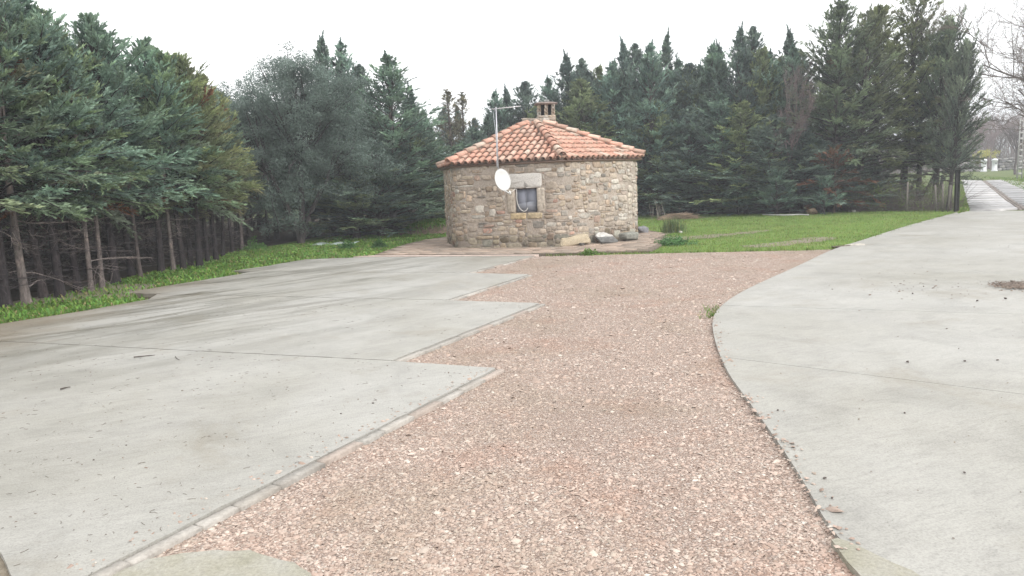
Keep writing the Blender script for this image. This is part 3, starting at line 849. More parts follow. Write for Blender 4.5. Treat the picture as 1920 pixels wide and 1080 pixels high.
for z in range(NZ):
    for s in list(range(NS)):
        if occ[s, z]: continue
        big = z < 6
        w = rs.choice([2, 3, 4, 5, 6, 7, 8], p=[.08, .2, .25, .2, .14, .08, .05] if big else [.16, .26, .25, .16, .10, .05, .02])
        h = rs.choice([1, 2, 3, 4], p=[.08, .3, .37, .25] if big else [.22, .40, .27, .11])
        if h == 1 and w < 3: h = 2
        if w == 2 and h > 3: h = 2
        ww = 0
        while ww < w and s + ww < NS and not occ[s + ww, z]: ww += 1
        hh = 0
        while hh < h and z + hh < NZ and not occ[s:s + ww, z + hh].any(): hh += 1
        occ[s:s + ww, z:z + hh] = True
        if rs.rand() > .10: stones.append((s * cs, z * cz_, (s + ww) * cs, (z + hh) * cz_))
PAL = np.array([(.41, .345, .28), (.455, .38, .305), (.465, .36, .27), (.31, .24, .175), (.49, .455, .40), (.30, .275, .24), (.37, .27, .215), (.45, .375, .285), (.40, .25, .195), (.54, .50, .445)])
PP = np.array([.20, .18, .14, .12, .09, .10, .05, .08, .02, .02])
vis = []; hid = []
for st in stones:
    sc = (st[0] + st[2]) / 2; P = wallpt(sc, (st[1] + st[3]) / 2, 0) + np.array([HX, HY, 0]); N = np.array([np.interp(sc, _S, _nx), np.interp(sc, _S, _ny)])
    face = -(N @ P[:2]) / np.linalg.norm(P[:2])
    area = (st[2] - st[0]) * (st[3] - st[1]) * face
    (vis if face > .02 else hid).append((area, st))
vis.sort(key=lambda t: -t[0]); rest = Geo()
def stone_col(st, rs):
    zc = (st[1] + st[3]) / 2; c = PAL[rs.choice(10, p=PP)] * rs.uniform(.85, 1.12)
    xw = (st[0] + st[2]) / 2
    c = (c * .92 + np.array([.44, .39, .33]) * .08) * rs.uniform(.86, 1.16)
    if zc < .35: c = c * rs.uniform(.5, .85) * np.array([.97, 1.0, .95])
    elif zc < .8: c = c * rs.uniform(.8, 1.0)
    # light on the right hand corner, painted in as paler block colour
    if s_corner - .45 < xw < s_corner + .3 and zc > .4: c = c * .5 + np.array([.55, .51, .45]) * .5
    return c
s_corner = s_at_px(1185, 1.0)
print("stones visible", len(vis), "hidden", len(hid))
for k, (ar, st) in enumerate(vis + hid):
    m_ = rs.uniform(.001, .015)
    args = (st[0] + m_, st[1] + m_ * .7, st[2] - m_, st[3] - m_ * .7, rs.uniform(.005, .018) * (1.8 if rs.rand() < .22 else 1))
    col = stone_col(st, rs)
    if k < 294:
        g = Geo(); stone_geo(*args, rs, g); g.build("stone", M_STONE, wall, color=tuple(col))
    else: stone_geo(*args, rs, rest, col)
o = rest.build("small_stones", M_STONE, wall); o["kind"] = "stuff"
for nm, r_, col, mt in (("lintel", lint, (.62, .59, .55), M_GRANITE), ("jamb", jl, (.45, .39, .32), M_STONE), ("jamb", jr, (.48, .42, .35), M_STONE), ("sill_stone", sl, (.50, .39, .24), M_STONE), ("sill_stone", sr, (.47, .38, .25), M_STONE)):
    g = Geo(); stone_geo(r_[0], r_[1], r_[2], r_[3], .022, rs, g, k=32, jit=.006, ex=16)
    g.build(nm, mt, wall, color=col)

# window set into the opening
g = Geo()
def wbox(s0, z0, s1, z1, n0, n1, g, tint=(1, 1, 1)):
    q = np.concatenate([wallpt(np.array([s0, s1, s1, s0]), np.array([z0, z0, z1, z1]), n) for n in (n0, n1)])
    g.add(q, np.array([[4, 5, 6, 7], [0, 1, 5, 4], [1, 2, 6, 5], [2, 3, 7, 6], [3, 0, 4, 7], [3, 2, 1, 0]]), tint)
for r_ in ((w0 + .001, wz0 + .001, w0 + .022, wz1 - .001), (w1 - .022, wz0 + .001, w1 - .001, wz1 - .001), (w0 + .0221, wz0 + .001, w1 - .0221, wz0 + .022), (w0 + .0221, wz1 - .022, w1 - .0221, wz1 - .001)):
    wbox(*r_, -.09, -.04, g)
win = g.build("window", M_PAINT, house, color=(.15, .14, .135))
sm = w0 + (w1 - w0) * .48
for a_, b_, za, zb in ((w0 + .023, sm - .008, wz0 + .023, wz1 - .023), (sm + .008, w1 - .023, wz0 + .023, wz1 - .023)):
    g = Geo(); wbox(a_, za, b_, zb, -.075, -.063, g); g.build("pane", M_GLASS, win)
g = Geo(); wbox(sm - .007, wz0 + .031, sm + .007, wz1 - .031, -.08, -.055, g); g.build("mullion", M_PAINT, win, color=(.24, .25, .285))
g = Geo()   # pale blind added in front of the lower panes, its top edge sloping
q = np.array([wallpt(w0 + .04, wz0 + .035, -.056), wallpt(w1 - .035, wz0 + .035, -.056), wallpt(w1 - .035, wz0 + .27, -.056), wallpt(w0 + .04, wz0 + .21, -.056)]).reshape(-1, 3)
q2 = q + np.array([0, .006, 0]); g.add(np.concatenate([q, q2]), np.array([[0, 1, 2, 3], [3, 2, 6, 7], [1, 5, 6, 2], [0, 3, 7, 4], [4, 5, 1, 0], [7, 6, 5, 4]]))
g.build("lower_blind", M_PAINT, win, color=(.27, .28, .315))

# roof: hexagonal pyramid of barrel tiles
RC, ZE, ZA = 2.87, 2.13, 3.20
AP = RC * math.cos(R(30)); RISE = ZA - ZE; LS = math.hypot(AP, RISE)
g = Geo()
cor = [np.array([RC * math.sin(R(10 + 60 * k)), -RC * math.cos(R(10 + 60 * k)), 0]) for k in range(6)]
V = [c + [0, 0, ZE - .05] for c in cor] + [c * .985 + [0, 0, ZE - .085] for c in cor] + [np.array([0, 0, ZA - .05]), np.array([0, 0, ZE - .085])]
F3 = [[(k), (k + 1) % 6, 12] for k in range(6)] + [[6 + (k + 1) % 6, 6 + k, 13] for k in range(6)]
F4 = [[6 + k, 6 + (k + 1) % 6, (k + 1) % 6, k] for k in range(6)]
g.add(V, [np.array(F3), np.array(F4)])
roof = g.build("roof", M_PAINT, house, color=(.17, .115, .085))
def barrel(L, wa, wb, th, inv=False, k=6):
    """half-round clay tile, x across, y down the slope (y=0 lower end), z out of the roof"""
    th_ = np.linspace(0, math.pi, k + 1); V = []
    for y, w, dz in ((0, wa, .022), (L, wb, -.006)):
        for rr in (1.0, 1.0 - th * 2 / wa):
            for t in th_: V.append((math.cos(t) * w / 2 * rr, y, (math.sin(t) * w * .50 * rr) * (-1 if inv else 1) + dz))
    V = np.array(V); n = k + 1; F = []
    for q in range(k):
        F.append([q, q + 1, 2 * n + q + 1, 2 * n + q]); F.append([n + q + 1, n + q, 3 * n + q, 3 * n + q + 1]); F.append([q + 1, q, n + q, n + q + 1])
    F.append([0, 2 * n, 3 * n, n]); F.append([n - 1, 2 * n - 1, 4 * n - 1, 3 * n - 1])
    return V, np.array(F)
rs = np.random.RandomState(91)
TV, TF = barrel(.37, .148, .118, .014); tmeshes = []
for v in range(6):
    V = TV + rs.randn(*TV.shape) * .0015; g = Geo(); g.add(V, TF, (1, 1, 1)); tmeshes.append(g.mesh("tile", M_TILE, False))
HV, HF = barrel(.37, .215, .175, .016); g = Geo(); g.add(HV, HF); hip_mesh = g.mesh("hip_tile", M_TILE)
TCOL = 1.08 * np.array([(.57, .325, .245), (.60, .36, .28), (.53, .295, .225), (.62, .42, .335), (.52, .365, .29), (.58, .46, .38), (.42, .27, .21)])
TP = [.24, .22, .16, .16, .10, .06, .06]
def frame_mat(origin, xax, yax):
    x = mathutils.Vector(xax).normalized(); y = mathutils.Vector(yax).normalized(); z = x.cross(y).normalized(); y = z.cross(x).normalized()
    M = mathutils.Matrix((x, y, z)).transposed().to_4x4(); M.translation = mathutils.Vector(origin); return M
ntile = 0; back = Geo(); chan = Geo(); CV, CF = barrel(.36, .15, .13, .012, True, 5)
for fi, nrm in enumerate(NORM):
    out = np.array([math.sin(nrm), -math.cos(nrm), 0]); side = np.array([math.cos(nrm), math.sin(nrm), 0])
    up = np.array([-out[0] * AP, -out[1] * AP, RISE]) / LS        # up the slope
    visible = fi in (0, 1, 5)
    ncol = 16; pitch = RC / ncol
    for c in range(ncol + 1):
        for kind in (0, 1):
            u = -RC / 2 + (c + (.5 if kind == 0 else 0)) * pitch
            if kind == 0 and c == ncol: continue
            for row in range(10):
                v_end = LS + .05 - row * .30 + rs.uniform(-.012, .012)
                vmin = abs(u) * 2 * LS / RC
                if v_end - .16 < vmin or v_end < .3: continue
                base = np.array([0, 0, ZA]) - up * v_end + side * (u + rs.uniform(-.006, .006))
                nz = np.cross(side, up)
                if kind == 0:
                    M = frame_mat(base + nz * .0, side + up * rs.uniform(-.02, .02), up)
                    col = TCOL[rs.choice(7, p=TP)] * rs.uniform(.9, 1.08)
                    if visible:
                        o = link("tile", tmeshes[rs.randint(6)], roof, tuple(col)); o.matrix_local = M; ntile += 1
                    else:
                        back.add(np.array([list(M @ mathutils.Vector(v)) for v in TV]), TF, col)
                else:
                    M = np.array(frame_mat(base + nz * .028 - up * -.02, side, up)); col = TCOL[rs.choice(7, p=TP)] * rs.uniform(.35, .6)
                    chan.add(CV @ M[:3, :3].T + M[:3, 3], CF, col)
for k in range(6):
    c = cor[k] + np.array([0, 0, ZE]); apx = np.array([0, 0, ZA + .01]); d = (apx - c); Lh = np.linalg.norm(d); d /= Lh
    side = np.cross(d, [0, 0, 1]); side /= np.linalg.norm(side)
    nrow = int((Lh - .15) / .31)
    for r_ in range(nrow):
        base = c + d * (-.04 + r_ * .31) + np.array([0, 0, .055])
        M = frame_mat(base, side + d * rs.uniform(-.03, .03), d)
        col = TCOL[rs.choice(7, p=TP)] * rs.uniform(.9, 1.08)
        if k in (0, 1, 4, 5): o = link("hip_tile", hip_mesh, roof, tuple(col)); o.matrix_local = M; ntile += 1
        else: Mn = np.array(M); back.add(HV @ Mn[:3, :3].T + Mn[:3, 3], HF, col)
    gm = Geo(); pts = [c + d * t + np.array([0, 0, .02]) for t in np.linspace(.05, Lh - .1, 14)]
    path_tube(gm, pts, [.075 + rs.uniform(-.01, .012) for _ in pts], 6); gm.build("hip_mortar", M_MORTAR, roof)
print("tiles", ntile)
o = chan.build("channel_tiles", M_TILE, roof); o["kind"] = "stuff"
o = back.build("rear_tiles", M_TILE, roof); o["kind"] = "stuff"
V, F = rock(5, .26, .24, .07, 2, .12); g = Geo(); g.add(V + [-.06, 0, ZA - .02], F); g.build("apex_cap", M_MORTAR, roof, smooth=True)

# chimney
chx, chy = .33, .25
g = Geo(); box(g, (chx - .235, chy - .235, 2.95), (chx + .235, chy + .235, 3.42))
ch = g.build("chimney", M_MORTAR, house); ch.location = (0, 0, -.05)
rs = np.random.RandomState(15)
def face_stone(face, u0, z0, u1, z1, half, cxy, parent, col, prot=.014):
    g = Geo(); k = 10; th = np.arange(k) * 2 * math.pi / k + rs.uniform(-.15, .15, k); c, s = np.cos(th), np.sin(th)
    rad = 1 / (np.abs(c) ** 4 + np.abs(s) ** 4) ** .25 * (1 + .06 * rs.randn(k))
    hw, hh, cu, cz = (u1 - u0) / 2, (z1 - z0) / 2, (u0 + u1) / 2, (z0 + z1) / 2
    V = []
    for sc, n in ((1, -.01), (.9, prot * .8), (.5, prot)):
        for a_, b_ in zip(c * rad * hw * sc, s * rad * hh * sc): V.append((cu + a_, -(half + n), cz + b_))
    V.append((cu, -(half + prot), cz)); V = np.array(V)
    F = [[r_ * k + q, r_ * k + (q + 1) % k, (r_ + 1) * k + (q + 1) % k, (r_ + 1) * k + q] for r_ in range(2) for q in range(k)]
    T = [[2 * k + q, 2 * k + (q + 1) % k, 3 * k] for q in range(k)]
    a = face * math.pi / 2; ca, sa = math.cos(a), math.sin(a)
    V = np.stack([V[:, 0] * ca - V[:, 1] * sa + cxy[0], V[:, 0] * sa + V[:, 1] * ca + cxy[1], V[:, 2]], 1)
    g.add(V, [np.array(F), np.array(T)]); g.build("stone", M_STONE, parent, color=tuple(col))
for face in (0, 1, 3):
    z = 3.02
    while z < 3.40:
        h = min(rs.uniform(.075, .12), 3.42 - z); u = -.235
        while u < .23:
            w = rs.uniform(.10, .20); 
            if .235 - (u + w) < .07: w = .235 - u
            face_stone(face, u + .006, z + .005, u + w - .006, z + h - .005, .235, (chx, chy), ch, PAL[rs.choice([0, 1, 4, 7, 9])] * rs.uniform(.9, 1.2)); u += w
        z += h
for ix in (-1, 0, 1):
    for iy in (-1, 0, 1):
        if ix == 0 and iy == 0: continue
        for zz in (3.42, 3.515, 3.61):
            g = Geo(); c = np.array([chx + ix * .185, chy + iy * .185]); h = .046; j_ = rs.uniform(-.006, .006, 2)
            box(g, (c[0] - h + j_[0], c[1] - h + j_[1], zz + .003), (c[0] + h + j_[0], c[1] + h + j_[1], zz + .092), bev=.012)
            g.build("stone", M_STONE, ch, color=tuple(PAL[rs.choice([0, 1, 4, 7])] * rs.uniform(.95, 1.25)))
g = Geo(); box(g, (chx - .13, chy - .13, 3.42), (chx + .13, chy + .13, 3.70)); g.build("flue", M_PAINT, ch, color=(.03, .028, .028))
g = Geo(); kk = 10
V = []
for rr, z in ((.27, 3.70), (.335, 3.725), (.325, 3.745), (.20, 3.775)):
    for q in range(kk): 
        a = q * 2 * math.pi / kk + .2; e_ = 1 / (abs(math.cos(a)) ** 6 + abs(math.sin(a)) ** 6) ** (1 / 6) * .95
        V.append((chx + rr * e_ * math.cos(a), chy + rr * e_ * math.sin(a), z + .006 * math.sin(q * 2.3)))
F = [[r_ * kk + q, r_ * kk + (q + 1) % kk, (r_ + 1) * kk + (q + 1) % kk, (r_ + 1) * kk + q] for r_ in range(3) for q in range(kk)]
g.add(V, [np.array(F)]); 
g.add(np.array(V)[:kk], [np.arange(kk)[None, ::-1]]); g.add(np.array(V)[-kk:], [np.arange(kk)[None, :]])
cap = g.build("cap_slab", M_STONE, ch, color=(.24, .19, .17))
V, F = rock(9, .075, .07, .055, 2, .1); g = Geo(); g.add(V + [chx + .04, chy, 3.762], F); g.build("cap_stone", M_STONE, ch, color=(.19, .20, .19), smooth=True)

# satellite dish, mast and cables on the front wall
YD = 17.66
dc = D(940, 338, YD - .12)
dish = empty("satellite_dish", tuple(dc), label="oval white satellite dish on the wall left of the window", cat="satellite dish")
nrm = mathutils.Vector((.66, -.74, .20)).normalized(); q_ = nrm.to_track_quat('Z', 'Y')
g = Geo(); kr, ks = 6, 28
V = [(0, 0, 0)]
for r_ in range(1, kr + 1):
    t = r_ / kr
    for a in range(ks): V.append((.235 * t * math.cos(a * 2 * math.pi / ks), .255 * t * math.sin(a * 2 * math.pi / ks), .055 * t * t))
nb = len(V)
V += [(x * 1.0, y * 1.0, z - .008) for x, y, z in V]
F = [[1 + (r_ - 1) * ks + a, 1 + r_ * ks + a, 1 + r_ * ks + (a + 1) % ks, 1 + (r_ - 1) * ks + (a + 1) % ks] for r_ in range(1, kr) for a in range(ks)]
F += [[x + nb for x in f[::-1]] for f in F]
F += [[1 + (kr - 1) * ks + a, nb + 1 + (kr - 1) * ks + a, nb + 1 + (kr - 1) * ks + (a + 1) % ks, 1 + (kr - 1) * ks + (a + 1) % ks] for a in range(ks)]
T = [[0, 1 + a, 1 + (a + 1) % ks] for a in range(ks)]; T += [[x + nb for x in f[::-1]] for f in T]
V = np.array([list(q_ @ mathutils.Vector(v)) for v in V]); g.add(V, [np.array(F), np.array(T)])
g.build("reflector", M_PAINT, dish, smooth=True, color=(.70, .70, .69))
# rim ring
rim = [q_ @ mathutils.Vector((.238 * math.cos(a), .258 * math.sin(a), .055)) for a in np.linspace(0, 2 * math.pi, 33)]
g = Geo(); path_tube(g, [list(p) for p in rim], .006, 5); g.build("rim", M_PAINT, dish, color=(.62, .62, .60))
low = q_ @ mathutils.Vector((0, -.25, .05))
ydir = q_ @ mathutils.Vector((0, 1, 0))
if ydir.z < 0: low = q_ @ mathutils.Vector((0, .25, .05))
feed = np.array(D(957, 364, YD - .42)) - dc
g = Geo(); bar(g, list(low), list(feed), .012); g.build("feed_arm", M_PAINT, dish, color=(.75, .75, .74))
g = Geo(); fd_ = np.array(feed); bar(g, fd_ + [0, 0, 0], fd_ * .92 + np.array([0, 0, .05]), .024, 8, r2=.018); g.build("feed_horn", M_PAINT, dish, color=(.72, .72, .70))
back_ = q_ @ mathutils.Vector((0, 0, -.01))
g = Geo(); bar(g, list(back_), (.02, .30, -.02), .016); bar(g, (-.04, .30, -.12), (-.04, .30, .1), .02); g.build("wall_bracket", M_METAL, dish, color=(.45, .45, .46))

mb, mt_ = D(934, 322, YD), D(930, 203, YD)
mast = empty("antenna_mast", (mb[0], mb[1], mb[2]), label="thin grey antenna mast rising above the roof edge left of the window", cat="antenna")
g = Geo(); bar(g, (0, 0, -.15), mt_ - mb + [0, 0, .03], .015, 10); g.build("pole", M_METAL, mast, color=(.48, .49, .52))
g = Geo()
for zz in (-.08, .10): bar(g, (0, 0, zz), (.02, .42, zz), .012)
g.build("wall_bracket", M_METAL, mast, color=(.4, .4, .42))
top = mt_ - mb
g = Geo(); bl, br_ = D(919, 205, YD) - mb, D(977, 199, YD) - mb; bar(g, bl, br_, .010, 6); g.build("boom", M_METAL, mast, color=(.66, .64, .66))
for t in np.linspace(.08, .97, 9):
    p = lerp(bl, br_, t); g = Geo(); hl = .20 - .09 * t; bar(g, p + [0, -hl, .008], p + [0, hl, .008], .0045, 4); g.build("element", M_METAL, mast, color=(.66, .64, .66))
g = Geo(); path_tube(g, smooth_open([top + [.0, -.02, 0], top + [-.07, -.02, -.10], top + [-.05, -.025, -.35], top + [-.025, -.02, -.7], (-.022, -.02, .1)], 2), .006, 5); g.build("coax", M_CABLE, mast, color=(.5, .52, .56))
cb = lambda x, y, dy=0.0: tuple(D(x, y, YD + .14 + dy))
g = Geo(); path_tube(g, smooth_open([cb(944, 358, -.1), cb(952, 361), cb(960, 360), cb(967, 353), cb(969, 358), cb(969, 378), cb(974, 391), cb(982, 397), cb(988, 394), cb(989, 390, .1)], 2), .0065, 5)
g.build("cable", M_CABLE, color=(.72, .70, .66), label="white cable looping from the dish across the window", cat="cable")

# ------------------------------------------------------------------ loose stones by the house
def rock_obj(name, seed, sx, sy, sz, px, py, col, label, cat="stone", rough=.15, rz=0, dy=0, mat=M_STONE, sub=2, z=0.0, tilt=0):
    p = G(px, py); V, F = rock(seed, sx, sy, sz, 3 if sx > .2 else sub, rough)
    g = Geo(); g.add(V, F)
    if 'white' in label and sx > .2:
        hi = V[:, 2] > V[:, 2].max() * .62; g.T[0][hi] = (3.2, 3.1, 3.0)
    return_ = g.build(name, mat, color=col, label=label, cat=cat); return_.location = (p[0], p[1] + dy, z); return_.rotation_euler = (0, tilt, rz)
    return return_
# long dressed block
pb = G(1077, 466); g = Geo(); M = mathutils.Matrix.Translation((pb[0], pb[1] + .16, .185)) @ mathutils.Matrix.Rotation(R(15), 4, 'Z') @ mathutils.Matrix.Rotation(R(-3), 4, 'Y')
rs = np.random.RandomState(2)
Vb = []; nxb, nyb, nzb = 9, 4, 4
g = Geo(); V, F = ico(3)
V = np.sign(V) * np.abs(V) ** .30; V = V / np.abs(V).max(); V *= np.array([.40, .15, .115])
V[:, 0] *= 1 - .10 * (V[:, 2] > 0); V += rs.randn(*V.shape) * .004
V[:, 2] += .02 * np.sin(V[:, 0] * 9)
V = np.array([list(M @ mathutils.Vector(v)) for v in V])
g.add(V, F); g.build("stone_block", M_GRANITE, color=(.52, .44, .32), label="long pale tan stone block lying against the house wall", cat="stone block")
for s_ in (-.22, .20):
    rock_obj("support_stone", 60 + int(s_ * 10), .07, .08, .04, 1077 + s_ * 76, 467, (.10, .09, .08), "small dark stone propping the %s end of the long tan block" % ("left" if s_ < 0 else "right"), dy=.14, z=.065)
rock_obj("boulder", 4, .28, .17, .13, 1138, 461, (.17, .17, .165), "rough dark and white boulder standing on the terrace", rough=.20, rz=.3, dy=.15, z=.06, cat="boulder")
rock_obj("boulder", 8, .30, .17, .12, 1182, 456, (.25, .25, .22), "grey mossy stone ledge at the foot of the house corner", rough=.10, rz=.6, dy=.12, z=.06, cat="boulder")
rock_obj("boulder", 12, .19, .17, .14, 1208, 441, (.22, .22, .235), "dark grey boulder at the right side of the house", rough=.2, dy=.1, z=.0, cat="boulder")
for k, (px, py, s, c, lb) in enumerate(((1262, 437, .07, (.62, .60, .56), "white stone at the foot of the rush clump"), (1275, 437, .06, (.60, .57, .52), "small white stone beside the dark soil right of the rush clump"), (1523, 402, .20, (.38, .28, .20), "brown stone block at the end of the white pipe"), (1600, 398, .08, (.45, .42, .38), "small grey stone below the big trunk at the hedge foot"))):
    rock_obj("stone", 30 + k, s, s * .8, s * .6, px, py, c, lb, rough=.12)
# drain edge beside the drive; the dark piece stands in for its hole
p = G(1590, 462); rock_obj("flat_piece", 44, .22, .12, .03, 1600, 462, (.45, .42, .37), "flat pale stone beside the drive edge and lawn", cat="stone")
rock_obj("flat_piece", 46, .20, .09, .025, 1578, 464, (.12, .09, .07), "dark flat piece standing in for the drain hole at the gravel's far right corner", cat="stone")

# small things lying on the concrete
rs = np.random.RandomState(61)
def stick(pts, r, label, col=(.10, .085, .075), z=TOP):
    P = [(*(G(x, y) + rs.randn(2) * .004), z + r) for x, y in pts]; g = Geo(); P = smooth_open(P, 2); path_tube(g, P, list(r * np.linspace(.7, .25, len(P)) * rs.uniform(.8, 1.2, len(P))), 7)
    g.build("stick", M_TWIG, color=col, label=label, cat="stick")
stick([(252, 678), (272, 676), (291, 674)], .011, "longest dark stick lying on the near parking slab")
stick([(117, 739), (126, 736), (134, 735)], .011, "short dark stick lying left on the near parking slab")
stick([(330, 676), (333, 680), (338, 683)], .006, "small curled twig right of the longest stick")
stick([(1310, 410), (1330, 409)], .02, "short brown stick on the lawn", z=.01)
for k, (x, y, s) in enumerate(((1702, 687, .016), (1808, 685, .014), (1870, 683, .013), (1546, 909, .013), (1560, 947, .010), (1711, 556, .018), (1832, 570, .018), (1885, 566, .02), (1696, 784, .01), (238, 845, .008), (177, 873, .009), (700, 765, .012), (640, 785, .010), (1808, 899, .009), (1458, 779, .010))):
    p = G(x, y); V, F = rock(70 + k, s, s * .8, s * .6, 1); V = V * .8; g = Geo(); g.add(V, F)
    where = ["centre of the drive", "right part of the drive", "far right of the drive, mid depth", "near part of the drive by the gravel edge", "near drive below the larger one", "far part of the drive", "far right of the drive", "far right of the drive next to the rubble", "middle of the near drive", "near parking slab", "near parking slab's left half", "near parking slab by its pointed end", "near parking slab's middle", "near right of the drive", "bend of the drive"][k]
    o = g.build("pebble", M_STONE, color=(.12, .10, .09), label="single dark pebble on the " + where, cat="pebble", group="dark pebbles on the concrete"); o.location = (p[0], p[1], .033)
Pd = scatter(np.array(slabA), 700, rs); g1 = chips(Pd, .006, .35, rs, TOP)
Pd = scatter(np.array([(1.6, 3), (2.4, 8), (6, 12), (14, 22), (10, 8), (4, 2.5)]), 420, rs, [gv]); g1.merge(chips(Pd, .009, .35, rs, .03))
Pd = G(1735, 545) + rs.randn(60, 2) * [.5, .4]; g1.merge(chips(Pd, .014, .30, rs, .03))
for a, b, n in (((-1.9, 3.0), (-.17, 6.28), 160), ((1.30, 2.9), (1.6, 5.2), 160), ((1.7, 6), (2.2, 8.2), 60)):
    a, b = np.array(a), np.array(b); t = rs.rand(n, 1); off = np.array([-.06, .03]) if a[0] < 0 else np.array([.07, 0])
    g1.merge(chips(a + (b - a) * t + off * np.abs(rs.randn(n, 1)) * .9, .013, .9, rs, TOP - .003))
g1.build("grit", M_CHIP, kind="stuff", label="fine grit and stray gravel lying on the concrete slabs", cat="grit")
# needle litter on the slabs
n = 600; P = np.concatenate([scatter(np.array(slabA), 330, rs), scatter(np.array(slabB), 270, rs)]); az = rs.uniform(0, 6.28, n); l = rs.uniform(.01, .045, n)
dd = np.stack([np.cos(az) * l, np.sin(az) * l, 0 * l], 1); b3 = np.column_stack([P, np.full(n, TOP + .002)])
V, F = tubes(np.stack([b3, b3 + dd * .5 + rs.randn(n, 3) * [.004, .004, 0], b3 + dd], 1), np.full((n, 3), .0010), 3)
g = Geo(); g.add(V, F, (.13, .10, .075)); g.build("needle_litter", M_TWIG, kind="stuff", label="dry needle litter scattered over the parking slabs", cat="litter")
# dark rubble spilled at the drive's right edge
Pd = G(1928, 542) + rs.randn(1600, 2) * [.17, .17]; g = Geo(); V, F = rock(90, .16, .14, .03, 3, .1); c0 = G(1935, 541); g.add(V + [c0[0], c0[1], -.012], F, (.13, .10, .09))
g.merge(chips(Pd, .020, .30, rs, .045)); g.build("rubble", M_CHIP, kind="stuff", label="small heap of dark brown rubble at the drive's right edge", cat="rubble")
# earthy, mossy corner where the drive meets the gravel near the camera
sheet("mossy_soil", rough_poly(smooth_poly([(1.30, 3.0), (1.36, 3.02), (1.44, 2.86), (1.55, 2.6), (1.7, 2.2), (1.3, 2.2)], 1), .008, .06, 5), 0, .034, M_MOSS, kind="structure")

# ------------------------------------------------------------------ vegetation builders
def unit(v): return v / (np.linalg.norm(v, axis=-1, keepdims=True) + 1e-9)

